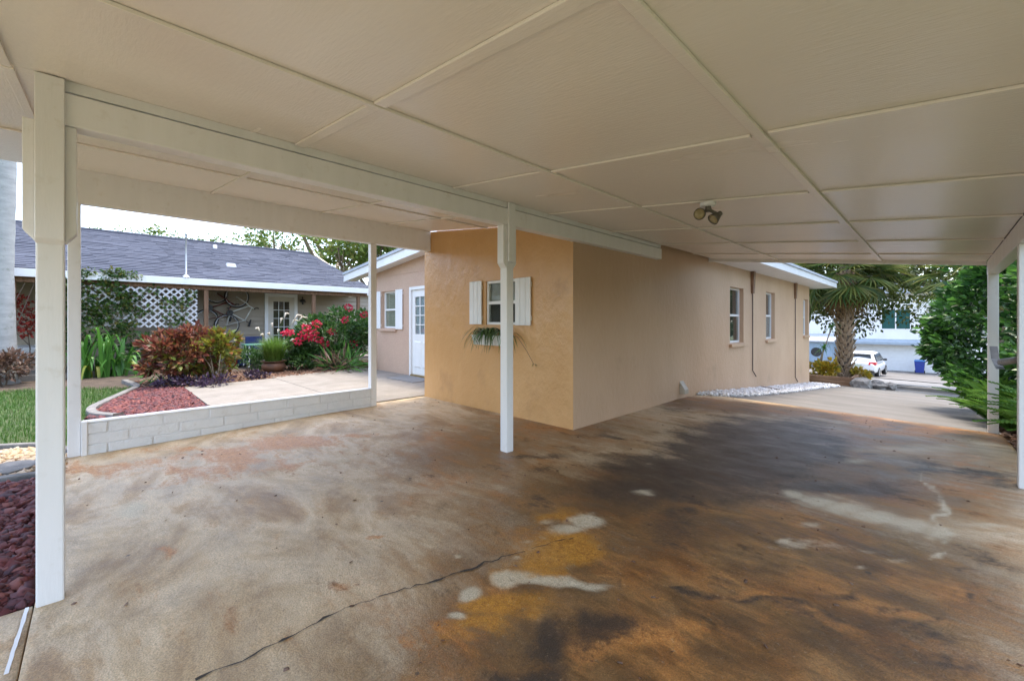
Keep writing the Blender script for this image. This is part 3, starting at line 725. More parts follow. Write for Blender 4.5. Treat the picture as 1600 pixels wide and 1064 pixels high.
#HOUSE
# ------------------------------------------------------------------ the house
house = thing('house', (-6.5, 8.0, 0), 'single storey tan and ochre stucco house with white trim', 'house')
def wall_holes(axis, pos, thick, a0, a1, z0, z1, holes, name, mat, parent, ztop=None):
    """wall of boxes round openings. axis 'x': plane x=pos, a along y; axis 'y': plane y=pos, a along x. thick is signed, into the house"""
    A = sorted({a0, a1, *[h[0] for h in holes], *[h[1] for h in holes]}); Zs = sorted({z0, z1, *[h[2] for h in holes], *[h[3] for h in holes]})
    vid = {}; m = MB()
    def vtx(i, j, d):
        k = (i, j, d)
        if k not in vid:
            q = pos + thick * d; z = Zs[j]
            if ztop and j == len(Zs) - 1: z = ztop(A[i])
            m.v.append((q, A[i], z) if axis == 'x' else (A[i], q, z)); vid[k] = len(m.v) - 1
        return vid[k]
    def solid(i, j):
        if not (0 <= i < len(A) - 1 and 0 <= j < len(Zs) - 1): return False
        am, zm = (A[i] + A[i + 1]) / 2, (Zs[j] + Zs[j + 1]) / 2
        return not any(h[0] < am < h[1] and h[2] < zm < h[3] for h in holes)
    for i in range(len(A) - 1):
        for j in range(len(Zs) - 1):
            if not solid(i, j): continue
            for d in (0, 1): m.f.append((vtx(i, j, d), vtx(i + 1, j, d), vtx(i + 1, j + 1, d), vtx(i, j + 1, d)))
            if not solid(i - 1, j): m.f.append((vtx(i, j, 0), vtx(i, j, 1), vtx(i, j + 1, 1), vtx(i, j + 1, 0)))
            if not solid(i + 1, j): m.f.append((vtx(i + 1, j, 0), vtx(i + 1, j, 1), vtx(i + 1, j + 1, 1), vtx(i + 1, j + 1, 0)))
            if not solid(i, j - 1): m.f.append((vtx(i, j, 0), vtx(i, j, 1), vtx(i + 1, j, 1), vtx(i + 1, j, 0)))
            if not solid(i, j + 1): m.f.append((vtx(i, j + 1, 0), vtx(i, j + 1, 1), vtx(i + 1, j + 1, 1), vtx(i + 1, j + 1, 0)))
    ob = m.build(name, mat, parent)
    import bmesh
    bm = bmesh.new(); bm.from_mesh(ob.data); bmesh.ops.recalc_face_normals(bm, faces=bm.faces); bm.to_mesh(ob.data); bm.free()
    return ob
def P3(axis, q, a, z):
    return (q, a, z) if axis == 'x' else (a, q, z)
def abox(m, axis, q0, q1, a0, a1, z0, z1):
    q0, q1 = min(q0, q1), max(q0, q1)
    return m.box(q0, q1, a0, a1, z0, z1) if axis == 'x' else m.box(a0, a1, q0, q1, z0, z1)
def window(axis, pos, s, a0, a1, z0, z1, parent, rec=.09, sill=True, fw=.04, lower=darkint, upper=blindm, sillmat=None):
    """double-hung sash window set back rec into the wall; s = +1 when the house lies towards +axis"""
    q = pos + s * rec
    m = MB(); zm = (z0 + z1) / 2
    abox(m, axis, q, q + s * .05, a0 + .001, a0 + fw, z0 + .001, z1 - .001); abox(m, axis, q, q + s * .05, a1 - fw, a1 - .001, z0 + .001, z1 - .001)
    abox(m, axis, q, q + s * .05, a0 + fw, a1 - fw, z1 - fw, z1 - .001); abox(m, axis, q, q + s * .05, a0 + fw, a1 - fw, z0 + .001, z0 + fw)
    w = m.build('window', whitew, parent, bevel=0.003)
    m = MB(); abox(m, axis, q + s * .006, q + s * .04, a0 + fw, a1 - fw, zm - .022, zm + .022); m.build('meeting_rail', whitew, w, bevel=0.002)
    for (za, zb, back, dq) in ((zm + .022, z1 - fw, upper, .03), (z0 + fw, zm - .022, lower, .02)):
        m = MB(); abox(m, axis, q + s * dq, q + s * (dq + .004), a0 + fw, a1 - fw, za, zb); m.build('pane', glass, w)
        m = MB(); abox(m, axis, q + s * .052, q + s * .056, a0 + .002, a1 - .002, za - .02, zb + .02); m.build('blind', back, w)  # dark sheets paint the unlit room behind the glass
    if sill:
        m = MB(); abox(m, axis, pos - s * .055, pos - s * .001, a0 - .05, a1 + .05, z0 - .075, z0 - .012); m.build('sill', sillmat or tan, w, bevel=0.006)
    return w
XF = -2.94
YW, XW = 3.88, -6.0
# long side wall with three windows
WIN = [(9.01, 9.84, .80, 1.94), (11.5, 12.27, .81, 1.96), (15.46, 16.1, .82, 1.93)]
wall_holes('x', XF, -.2, YW + .002, 16.3, -1.6, 2.52, WIN, 'wall', tan, house)
for (a0, a1, z0, z1) in WIN:
    window('x', XF, -1, a0, a1, z0, z1, house, rec=.08, lower=lightcurt if a0 > 11 else darkint, upper=darkint)
# ochre utility room wall facing the carport
OW = (-4.456, -3.852, 1.195, 1.80)
orz = zceil
wall_holes('y', YW, .2, XW, XF - .0015, -.12, 2.3, [OW], 'wall', orange, house, ztop=lambda x: zceil(x) - .004)
wall_holes('x', XW, .2, YW + .201, 5.13, -.12, 2.7, [], 'wall', orange, house)
w = window('y', YW, 1, *OW, house, rec=.02, sill=False, fw=.035)
def shutter(axis, pos, s, a0, a1, z0, z1, parent, nb=3):
    m = MB(); 
    for zz in (z0 + .09, z1 - .09): abox(m, axis, pos - s * .014, pos - s * .002, a0 + .005, a1 - .005, zz - .03, zz + .03)
    sh = m.build('shutter', whitew, parent)
    wd = (a1 - a0) / nb
    for i in range(nb):
        m = MB(); abox(m, axis, pos - s * .034, pos - s * .0145, a0 + i * wd + .002, a0 + (i + 1) * wd - .002, z0, z1); m.build('board', whitew, sh, bevel=0.003)
shutter('y', YW, 1, -4.78, -4.515, 1.20, 1.81, house)
shutter('y', YW, 1, -3.848, -3.575, 1.19, 1.795, house)
# wing with window and white door beyond the patio
YG = 5.13
GW = (-9.87, -9.18, 1.08, 1.99); GD = (-8.56, -7.60, .0, 2.03)
RS = 0.10   # roof slope of the house
def rake(x): return 2.44 + RS * (x + 11.4) if x < -6.9 else 2.44 + RS * 4.5 - RS * (x + 6.9)
wall_holes('y', YG, .2, -10.6, XW - .002, -.12, 2.3, [GW, GD], 'wall', pink, house, ztop=lambda x: rake(x) - .09)
wall_holes('x', -10.6, .2, YG + .201, 16.3, -1.6, 2.4, [], 'wall', pink, house)
wall_holes('y', 16.3, -.2, -10.399, XF - .201, -1.6, 2.4, [], 'wall', tan, house)
MB().box(-10.39, -6.01, YG - .012, YG - .001, 2.36, 2.385).build('wall_joint', pink, house)
window('y', YG, 1, *GW, house, rec=.07, lower=blindm, upper=blindm, sillmat=pink)
shutter('y', YG, 1, -10.22, -9.90, 1.06, 2.0, house); shutter('y', YG, 1, -9.15, -8.83, 1.06, 2.0, house)
# door with nine lights over two raised panels
m = MB(); d0, d1, zt = GD[0], GD[1], GD[3]
m.box(d0 + .001, d0 + .07, YG - .012, YG + .1, .0, zt - .001).box(d1 - .07, d1 - .001, YG - .012, YG + .1, .0, zt - .001).box(d0 + .07, d1 - .07, YG - .012, YG + .1, zt - .07, zt - .001)
m.build('door_frame', whitew, house, bevel=.004)
door = wall_holes('y', YG + .03, .045, d0 + .075, d1 - .075, .045, zt - .075, [(d0 + .19, d1 - .19, .96, 1.80)], 'door', whitew, house)
m = MB(); gx0, gx1, gz0, gz1 = d0 + .19, d1 - .19, .96, 1.80
for i in (1, 2): xx = gx0 + (gx1 - gx0) * i / 3; m.box(xx - .011, xx + .011, YG + .035, YG + .05, gz0, gz1)
for i in (1, 2, 3): zz = gz0 + (gz1 - gz0) * i / 4; m.box(gx0, gx1, YG + .037, YG + .048, zz - .011, zz + .011)
m.build('glazing_bars', whitew, door)
MB().box(gx0, gx1, YG + .052, YG + .056, gz0, gz1).build('pane', glass, door)
MB().box(gx0 - .05, gx1 + .05, YG + .078, YG + .082, gz0 - .05, gz1 + .05).build('curtain', lightcurt, door)
for (pa, pb) in ((d0 + .17, (d0 + d1) / 2 - .03), ((d0 + d1) / 2 + .03, d1 - .17)):
    m = MB(); m.hexa([(pa, YG + .029, .2), (pb, YG + .029, .2), (pb, YG + .029, .8), (pa, YG + .029, .8)], [(pa + .03, YG + .016, .23), (pb - .03, YG + .016, .23), (pb - .03, YG + .016, .77), (pa + .03, YG + .016, .77)]); m.build('raised_panel', whitew, door)
brassm = M('brass', (0.45, 0.30, 0.08), rough=0.3, metal=0.8)
MB().box(d0 + .07, d1 - .07, YG - .03, YG + .08, .016, .04).build('threshold', brassm, house)
MB().box(d0 + .1, d1 + .2, YG - .62, YG - .12, .0165, .026).build('door_mat', M('grey mat', (0.22, 0.215, 0.21), rough=.95), None)
tag(bpy.context.scene.objects['door_mat'], 'thin grey mat on the patio before the white door', 'mat')
# roof of the house: soffit, fascia, roof planes
roofm = M('pale roof edge', (0.42, 0.45, 0.50), (0.36, 0.39, 0.44), 3, 0.7)
m = MB(); XE, XWst, Y0, Y1 = -2.37, -11.4, 4.8, 17.3
m.box(XE - .60, XE - .02, 7.99, Y1 - .02, 2.35, 2.358); m.build('soffit', fasciaw, house)
m = MB(); m.box(XE - .02, XE, 8.0, Y1, 2.345, 2.50); m.build('fascia', fasciaw, house, bevel=.003)
m = MB(); m.box(XE - .05, XE + .03, 8.0, Y1 + .02, 2.503, 2.56); m.build('drip_edge', roofm, house, bevel=.004)
m = MB(); m.box(XE - 3, XE - .021, Y1 - .02, Y1, 2.345, 2.50); m.build('fascia', fasciaw, house)
def rk(x, d): return Vector((x, Y0, rake(x) + d))
xs_ = [XWst, -6.9, -6.15]
for (dz0, dz1, yo, mt, nm) in ((-.12, .06, 0.0, fasciaw, 'rake_board'), (.062, .13, -.03, roofm, 'drip_edge')):
    m = MB(); m.prism([Vector((x, Y0 + yo, rake(x) + dz0)) for x in xs_] + [Vector((x, Y0 + yo, rake(x) + dz1)) for x in reversed(xs_)], (0, .035, 0)); m.build(nm, mt, house, bevel=.003)
m = MB(); m.prism([Vector((x, Y0 + .036, rake(x) - .09)) for x in xs_] + [Vector((x, Y0 + .036, rake(x) - .08)) for x in reversed(xs_)], (0, YG - Y0 - .04, 0)); m.build('soffit', fasciaw, house)
m = MB(); m.prism([Vector((XWst, 0, rake(XWst) + .06)), Vector((-6.9, 0, rake(-6.9) + .06)), Vector((-2.9, 0, rake(-2.9) + .02)), Vector((-2.9, 0, rake(-2.9) + .12)), Vector((-6.9, 0, rake(-6.9) + .16)), Vector((XWst, 0, rake(XWst) + .16))], (0, Y1 - Y0 - .05, 0))
m.v = [(x, y + Y0 + .04, z) for x, y, z in m.v]; m.build('roof', deck, house)
m = MB(); m.hexa([(-3.0, 8.05, 2.46), (XE, 8.05, 2.50), (XE, Y1, 2.50), (-3.0, Y1, 2.46)], [(-3.0, 8.05, 2.66), (XE, 8.05, 2.565), (XE, Y1, 2.565), (-3.0, Y1, 2.66)]); m.build('roof', roofm, house)
# brown boxes with cables on the long wall
for (yc, zb, zc, dy) in ((10.39, 1.865, .155, .22), (14.34, 1.90, -.36, .26)):
    t = MB().hexa([(XF + .001, yc - .05, zb), (XF + .05, yc - .05, zb), (XF + .05, yc + .05, zb), (XF + .001, yc + .05, zb)], [(XF + .001, yc - .075, 2.348), (XF + .07, yc - .075, 2.348), (XF + .07, yc + .075, 2.348), (XF + .001, yc + .075, 2.348)]).build('conduit_box', brownp, house, bevel=.005)
    b = MB(); b.tube([(XF + .022, yc, zb - .001), (XF + .022, yc, zc), (XF + .03, yc + dy, zc - .15)], .011, 6); b.build('cable', cablem, t)
# dryer vent hood near the ground
m = MB(); yv, zv = 6.75, .17
m.prism([Vector((XF + .001, yv - .07, zv - .09)), Vector((XF + .09, yv - .07, zv - .09)), Vector((XF + .09, yv - .07, zv - .02)), Vector((XF + .001, yv - .07, zv + .11))], (0, .14, 0)); m.build('vent_hood', M('beige vent', (0.48, 0.42, 0.34), rough=.5), house, bevel=.004)

# planter under the ochre wall's window, with a spider plant
pb = thing('window_planter', (-4.27, 3.80, .92), 'white ribbed planter box fixed below the small shuttered window', 'planter')
m = MB(); x0, x1 = -4.585, -3.95
m.hexa([(x0 + .03, YW - .13, .92), (x1 - .03, YW - .13, .92), (x1 - .03, YW - .004, .92), (x0 + .03, YW - .004, .92)], [(x0, YW - .155, 1.04), (x1, YW - .155, 1.04), (x1, YW - .004, 1.04), (x0, YW - .004, 1.04)]); m.build('box', whitew, pb, bevel=.006)
for i in range(9):
    xx = x0 + .05 + i * (x1 - x0 - .1) / 8
    MB().hexa([(xx - .012, YW - .142, .925), (xx + .012, YW - .142, .925), (xx + .012, YW - .128, .925), (xx - .012, YW - .128, .925)], [(xx - .014, YW - .167, 1.03), (xx + .014, YW - .167, 1.03), (xx + .014, YW - .152, 1.03), (xx - .014, YW - .152, 1.03)]).build('rib', whitew, pb)
MB().box(x0 - .006, x1 + .006, YW - .162, YW - .003, 1.041, 1.055).build('rim', whitew, pb, bevel=.004)
sp = thing('spider_plant', (-4.25, 3.80, 1.05), 'arching spider plant growing from the white window planter', 'plant')
def strap(base, dirh, length, width, rise, droop, seg=7, rg=random):
    """arching strap leaf: points and widths"""
    pts, ws = [], []
    d = Vector(dirh).normalized()
    for i in range(seg + 1):
        t = i / seg
        pts.append(Vector(base) + d * (length * (t * .85)) + Vector((0, 0, rise * t * 2 * (1 - .5 * t) - droop * t * t * t)))
        ws.append(width * max(.06, (1 - t) ** .55) * (.55 + .45 * min(1, t * 5)))
    return pts, ws
rg = random.Random(11)
for c in range(7):
    bx = rg.uniform(-4.53, -3.98) if c < 6 else -3.93
    for i in range(15):
        a = rg.uniform(math.pi * .92, math.pi * 2.08)
        L = rg.uniform(.22, .46)
        pts, ws = strap((bx, YW - .08, 1.055), (math.cos(a), math.sin(a) * .8, 0), L, rg.uniform(.013, .021), rg.uniform(.07, .18), rg.uniform(.08, .34))
        MB().ribbon(pts, ws, (0, 0, 1)).build('leaf', spider, sp, rnd=[rg.random()] * 7)
pe = on_y(834, 569, YW - .06)
s0 = Vector((-3.93, YW - .09, 1.05))
b = MB(); b.tube([s0, s0.lerp(pe, .3) + Vector((.07, -.03, .10)), s0.lerp(pe, .7) + Vector((.04, -.02, .06)), pe], [.004, .003, .003, .003], 5); b.build('runner', brown_leaf, sp, rnd=[.5] * len(b.f))
for i in range(9):
    a = rg.uniform(0, 6.28); pts, ws = strap(pe, (math.cos(a), math.sin(a) * .4, 0), rg.uniform(.04, .075), .005, .01, .05, 4)
    MB().ribbon(pts, ws, (0, 0, 1)).build('leaf', spider, sp, rnd=[rg.random()] * 4)
#NEIGHBOUR
# ------------------------------------------------------------------ neighbour's house on the left
def shingle_mat():
    m = bpy.data.materials.new('blue grey shingles'); n, l = nodes(m); b = n['Principled BSDF']
    g = n.new('ShaderNodeNewGeometry').outputs['Position']
    a = n.new('ShaderNodeAttribute'); a.attribute_name = 'rnd'
    f = noise(n, l, g, 14, 4, .7)
    f = math_(n, l, 'ADD', math_(n, l, 'MULTIPLY', f, .6), math_(n, l, 'MULTIPLY', a.outputs['Fac'], .4))
    r = ramp(n, [(.2, (0.028, 0.035, 0.058)), (.5, (0.042, 0.051, 0.080)), (.8, (0.062, 0.073, 0.108))]); l.new(f, r.inputs[0]); l.new(r.outputs[0], b.inputs['Base Color'])
    b.inputs['Roughness'].default_value = .85
    return m
shingle = shingle_mat()
nb = thing('neighbour_house', (-17, 1, 0), 'neighbouring house with blue grey shingle roof, wooden porch posts and tan siding', 'house')
NE, NW_, NR, ZE, ZR = -14.1, -15.8, -18.5, 2.42, 4.08
NY0, NYr, NY1 = -9.0, 6.35, 6.95
def course_quads(m, A, B, C, D, n, seg, rg):
    """stepped shingle courses from eave A-B to ridge D-C, tabs cut at random lengths"""
    rn = []
    for i in range(n):
        t0, t1 = i / n, (i + 1.25) / n
        a, b = A.lerp(D, t0), B.lerp(C, t0); d, c = A.lerp(D, min(1, t1)), B.lerp(C, min(1, t1))
        L = (b - a).length; k = max(1, int(L / seg)); s = 0
        cuts = [0] + sorted(min(max((j + rg.uniform(-.3, .3)) / k, 0), 1) for j in range(1, k)) + [1]
        nrm = (b - a).cross(d - a)
        if nrm.length < 1e-9: continue
        nrm = nrm.normalized(); nrm = nrm if nrm.z > 0 else -nrm
        for u0, u1 in zip(cuts[:-1], cuts[1:]):
            up = nrm * rg.choice([.010, .014, .020])
            q = [a.lerp(b, u0) + up, a.lerp(b, u1) + up, d.lerp(c, u1), d.lerp(c, u0)]
            lo = [q[0] - nrm * .025, q[1] - nrm * .025]
            m.add(q + lo, [(0, 1, 2, 3), (4, 5, 1, 0)]); r = rg.random(); rn += [r, r]
    return rn
rg = random.Random(3)
m = MB(); E0, E1 = Vector((NE, NY0, ZE)), Vector((NE, NY1, ZE)); R0, R1 = Vector((NR, NY0, ZR)), Vector((NR, NYr, ZR)); W0, W1 = Vector((-22.9, NY0, ZE)), Vector((-22.9, NY1, ZE))
rn = course_quads(m, E0, E1, R1, R0, 30, .34, rg)
roof = m.build('roof', shingle, nb, rnd=rn)
m = MB(); m.prism([Vector((NE - .1, NY1 - .35, ZE - .03)), Vector((-22.8, NY1 - .35, ZE - .03)), Vector((NR, NY1 - .35, ZR - .06))], (0, .1, 0)); m.build('gable', siding, nb)
m = MB(); rn = course_quads(m, W1, W0, R0, R1, 12, 1.5, rg); m.build('roof_back', shingle, nb, rnd=rn)
m = MB(); m.prism([Vector((NE - .1, NY0 + .01, ZE - .03)), Vector((-22.8, NY0 + .01, ZE - .03)), Vector((NR, NY0 + .01, ZR - .06))], (0, .1, 0)); m.build('gable', siding, nb)
b = MB(); b.tube([R0 + Vector((0, 0, .005)), R1 + Vector((0, 0, .005))], [.06, .06], 6); b.build('ridge_cap', shingle, nb, rnd=[.4] * len(b.f))
MB().box(NE - .03, NE + .02, NY0, NY1, ZE - .19, ZE - .012).build('fascia', fasciaw, nb, bevel=.004)
m = MB(); m.prism([E1 + Vector((0, -.03, -.15)), R1 + Vector((0, -.03, -.16)), R1 + Vector((0, -.03, -.03)), E1 + Vector((0, -.03, -.03))], (0, .025, 0)); m.build('rake_board', fasciaw, nb)
MB().box(NE - .30, NE - .16, NY0, NY1 - .1, ZE - .30, ZE - .17).build('porch_beam', woodbr, nb, bevel=.005)
MB().box(NW_, NE - .04, NY0, NY1 - .06, ZE - .165, ZE - .15).build('porch_ceiling', woodbr, nb)
MB().box(NW_ - .0, NE + .1, NY0, NY1, -.10, .06).build('porch_floor', conc, nb)
for u in (322, 490, 20):
    p = on_x(u, 460, NE - .22)
    MB().box(NE - .28, NE - .18, p.y - .05, p.y + .05, .061, ZE - .301).build('porch_post', woodbr, nb, bevel=.006)
p = on_x(560, 460, NE - .22)
MB().box(NE - .28, NE - .18, 6.5, 6.6, .061, ZE - .301).build('porch_post', woodbr, nb, bevel=.006)
# lapped siding
m = MB(); z = .061
while z < 2.24:
    m.hexa([(NW_ - .03, NY0, z), (NW_ + .026, NY0, z), (NW_ + .026, 7.8, z), (NW_ - .03, 7.8, z)], [(NW_ - .03, NY0, z + .15), (NW_ - .004, NY0, z + .15), (NW_ - .004, 7.8, z + .15), (NW_ - .03, 7.8, z + .15)]); z += .15
m.build('wall_siding', siding, nb)
MB().box(-22.5, NW_ - .031, NY0 + .2, 7.79, -.1, 2.25).build('wall', siding, nb)
MB().box(-22.6, NW_ + .2, NY1 + .01, 8.0, 2.26, 2.36).build('lean_to_roof', fasciaw, nb)
# door
dp0, dp1 = on_x(413, 470, NW_).y, on_x(464, 470, NW_).y
X = NW_ + .02
m = MB(); m.box(X, X + .05, dp0, dp0 + .10, .062, 2.19).box(X, X + .05, dp1 - .10, dp1, .062, 2.19).box(X, X + .05, dp0 + .1, dp1 - .1, 2.08, 2.19); m.build('door_frame', whitew, nb, bevel=.004)
ndoor = wall_holes('x', X + .03, -.028, dp0 + .10, dp1 - .10, .07, 2.079, [(dp0 + .26, dp1 - .26, .5, 1.92)], 'door', M('cream door', (0.62, 0.58, 0.50), rough=.5), nb)
MB().box(X + .0105, X + .0115, dp0 + .26, dp1 - .26, .5, 1.92).build('pane', glass, ndoor)
MB().box(X + .003, X + .006, dp0 + .26, dp1 - .26, .5, 1.92).build('room_behind', M('amber room', (0.20, 0.15, 0.09), (0.05, 0.045, 0.04), 4, .8), ndoor)
m = MB()
for i in (1, 2): yy = dp0 + .26 + (dp1 - dp0 - .52) * i / 3; m.box(X + .012, X + .02, yy - .008, yy + .008, .5, 1.92)
for i in (1, 2, 3, 4): zz = .5 + 1.42 * i / 5; m.box(X + .0125, X + .0195, dp0 + .26, dp1 - .26, zz - .008, zz + .008)
m.build('glazing_bars', whitew, ndoor)
# wall lantern right of the door
lt = on_x(473, 467, X + .08)
b = MB(); b.tube([lt + Vector((-.08, 0, .05)), lt + Vector((0, 0, .06)), lt], [.015, .015, .02], 6); b.lathe(lt, [(0, 0), (.07, -.03), (.10, -.10), (.03, -.12), (.03, -.2), (0, -.2)], 10); b.build('wall_lantern', blackr, nb, True)
# roof vents
for (u, v, kind) in ((298, 447, 'pipe'), (361, 416, 'box'), (336, 388, 'cap')):
    dx, dy, dz = ray(u, v); sl = (ZR - ZE) / (NE - NR)
    t = (ZE + sl * NE - CAM_H) / (dz + sl * dx); q = Vector((dx * t, dy * t, CAM_H + dz * t))
    b = MB()
    if kind == 'pipe':
        q = Vector((NE - .05, q.y, ZE)); b.lathe(q, [(.1, .0), (.05, .06), (.02, .08), (.02, 1.12), (.045, 1.14), (.0, 1.2)], 8)
    elif kind == 'box': b.hexa([q + Vector((.12, -.13, -.06)), q + Vector((.12, .13, -.06)), q + Vector((-.1, .13, 0)), q + Vector((-.1, -.13, 0))], [q + Vector((.1, -.1, .07)), q + Vector((.1, .1, .07)), q + Vector((-.1, .1, .1)), q + Vector((-.1, -.1, .1))])
    else: b.lathe(q, [(.06, -.05), (.06, .1), (.0, .13)], 8)
    b.build('roof_vent', greym if kind == 'pipe' else whitep, roof, kind != 'box')
# lattice screen
XLt = NE - .12
la = thing('lattice_screen', (XLt, .5, 1.1), 'white diagonal lattice screen hung below the neighbouring porch eave', 'lattice')
ly0, ly1 = on_x(112, 480, XLt).y, on_x(308, 480, XLt).y
lz0, lz1 = 1.10, ZE - .31
st = .17
for dirn in (1, -1):
    k = ly0 - (lz1 - lz0)
    while k < ly1 + (lz1 - lz0):
        # clip a 45 degree slat to the panel
        pts = []
        ya, za = k, lz0 if dirn > 0 else lz1
        t0 = max(0, ly0 - ya); t1 = min(lz1 - lz0, ly1 - ya)
        if t1 - t0 > .06:
            a = Vector((0, ya + t0, za + dirn * t0)); b_ = Vector((0, ya + t1, za + dirn * t1))
            d = (b_ - a).normalized(); nn = Vector((0, -d.z, d.y)) * .021
            x = XLt + (.006 if dirn > 0 else -.003)
            MB().prism([Vector((x, *(a - nn).yz)), Vector((x, *(b_ - nn).yz)), Vector((x, *(b_ + nn).yz)), Vector((x, *(a + nn).yz))], (.008, 0, 0)).build('slat', latticew, la)
        k += st * 1.0
# bicycles hung on the wall
def bike(u0, v0, u1, v1, xw, matf, label, side, r=.33):
    a, b_ = on_x(u0, v0, xw), on_x(u1, v1, xw)
    S = (b_ - a); S.x = 0; wb = S.length; S.normalize(); H = Vector((0, S.z, -S.y)) * side; N = Vector((1, 0, 0))
    o = (a + b_) / 2
    bk = thing('bicycle', a + Vector((0, 0, -.3)), label, 'bicycle')
    def Q(s, h, n=0.0): return a + S * (s * wb / 1.04) + H * h + N * n
    for s in (0, 1.04):
        w = MB(); c = Q(s, 0)
        w.lathe(c, [(r - .024, -.012), (r - .028, 0), (r - .024, .012), (r, .018), (r + .012, 0), (r, -.018), (r - .024, -.012)], 28, N); wo = w.build('wheel', blackr, bk, True)
        w = MB(); w.lathe(c, [(r - .04, -.011), (r - .022, -.012), (r - .022, .014), (r - .04, .012), (r - .04, -.011)], 28, N); w.build('rim', alloy, wo, True)
        w = MB(); w.lathe(c, [(0, -.03), (.02, -.03), (.02, .03), (0, .03)], 8, N)
        for k in range(14):
            t = k * 2 * math.pi / 14; e = c + (S * math.cos(t) + H * math.sin(t)) * (r - .03); w.tube([c, e], .0018, 3, False)
        w.build('spokes', alloy, wo)
    BB, ST, HT, HB = Q(.44, -.04), Q(.28, .50), Q(.82, .50), Q(.85, .40)
    f = MB(); f.tube([BB, Q(.30, .45)], .017, 7); f.tube([BB, HB], .02, 7); f.tube([Q(.31, .42), HT], .017, 7); f.tube([HB, HT, Q(.79, .56)], .02, 7)
    for s in (-.05, .05): f.tube([Q(0, 0, s), Q(.44, -.04, s * .6)], .010, 6); f.tube([Q(0, 0, s), Q(.31, .42, s * .4)], .009, 6)
    f.build('frame', matf, bk, True)
    f = MB()
    for s in (-.05, .05): f.tube([Q(1.04, 0, s), Q(.90, .34, s), HB], [.011, .014, .016], 6)
    f.build('fork', matf, bk, True)
    f = MB(); f.tube([Q(.79, .56), Q(.84, .60), Q(.84, .61, .28), Q(.80, .61, .3)], .012, 6); f.tube([Q(.84, .60), Q(.84, .61, -.10), Q(.80, .61, -.12)], .012, 6); f.build('handlebar', carblk, bk, True)
    f = MB(); f.tube([Q(.30, .45), Q(.26, .56)], .012, 6); f.hexa([Q(.14, .56, -.07), Q(.38, .56, -.02), Q(.38, .56, .02), Q(.14, .56, .07)], [Q(.13, .60, -.08), Q(.40, .59, -.02), Q(.40, .59, .02), Q(.13, .60, .08)]); f.build('saddle', blackr, bk)
    f = MB(); f.lathe(BB, [(0, .05), (.09, .05), (.09, .056), (0, .056)], 16, N); f.tube([BB + N * .06, Q(.58, -.14, .07)], .012, 6); f.tube([BB + N * -.03, Q(.30, .06, -.04)], .012, 6); f.box(*[q for t in zip(Q(.58, -.14, .10) - Vector((.045, .03, .012)), Q(.58, -.14, .10) + Vector((.045, .03, .012))) for q in t]); f.build('crank', carblk, bk)
    return bk
bike(354.5, 508, 370, 464, NW_ + .14, bikew, 'pale framed bicycle hung upright on the neighbouring porch wall', 1)
bike(323, 499, 338, 458, NW_ + .12, bikeR, 'dark red bicycle hung on the wall behind the porch post', 1, .30)
#GARDEN
# ------------------------------------------------------------------ garden
RNG = np.random.default_rng(7)
def G(u, v): p = ground(u, v); return (p.x, p.y)
# beds and edging
bed_poly = [(-5.945, -.05), (-5.945, 1.18), (-10.1, 1.18), (-10.9, .62), (-9.9, .25), (-8.6, .0), (-8.0, -.08), (-7.2, -.03)]
def flat_poly(name, poly, off, mat):
    b = MB(); b.add([(x, y, float(P(x, y)) + off) for x, y in poly], [tuple(range(len(poly)))]); return b.build(name, mat)
struct(flat_poly('lava_bed', bed_poly, -.03, soil))
struct(flat_poly('planting_bed', [(-10.12, 1.18), (-10.17, 2.77), (-10.7, 5.1), (-13.95, 8.5), (-13.95, -6), (-12.8, -6), (-12.2, -.6), (-11.0, .5), (-10.9, .66)], -.02, soil))
def curb(name, pts, w, h, mat, label):
    m = MB(); n = len(pts); L = []
    for i, (x, y) in enumerate(pts):
        d = Vector((pts[min(i + 1, n - 1)][0] - pts[max(i - 1, 0)][0], pts[min(i + 1, n - 1)][1] - pts[max(i - 1, 0)][1], 0)).normalized(); s = Vector((-d.y, d.x, 0)) * w / 2
        z = float(P(x, y)); c = Vector((x, y, z))
        L.append([c - s - Vector((0, 0, .1)), c + s - Vector((0, 0, .1)), c + s * .85 + Vector((0, 0, h)), c - s * .85 + Vector((0, 0, h))])
    for q in L: m.v += [tuple(p) for p in q]
    for i in range(n - 1):
        for k in range(4): m.f.append((i * 4 + k, i * 4 + (k + 1) % 4, i * 4 + 4 + (k + 1) % 4, i * 4 + 4 + k))
    m.f += [(0, 1, 2, 3), tuple((n - 1) * 4 + k for k in (3, 2, 1, 0))]
    return tag(m.build(name, mat, None, bevel=.012), label, 'edging')
def smooth_curve(pts, k=6):
    out = []
    for i in range(len(pts) - 1):
        p0, p1, p2, p3 = [Vector((*pts[min(max(j, 0), len(pts) - 1)], 0)) for j in (i - 1, i, i + 1, i + 2)]
        for s in range(k):
            t = s / k
            q = .5 * ((2 * p1) + (p2 - p0) * t + (2 * p0 - 5 * p1 + 4 * p2 - p3) * t * t + (3 * p1 - p0 - 3 * p2 + p3) * t ** 3); out.append((q.x, q.y))
    out.append(tuple(pts[-1])); return out
curb('bed_edging', smooth_curve([G(196, 597), G(214, 605), G(200, 613), G(165, 629), G(143, 641), G(150, 649), G(185, 652)]), .12, .05, edging, 'curved concrete edging between the lawn and the red stones')
x, y = scatter(RNG, bed_poly, 7500)
V, F, r = stones(RNG, np.stack([x, y, P(x, y) - .008 + RNG.random(len(x)) * .02], 1), .025, .065)
tag(numesh('lava_stones', V, F, lava, rnd=r), 'dark red lava stones in the bed behind the low brick wall', 'gravel', kind='stuff')
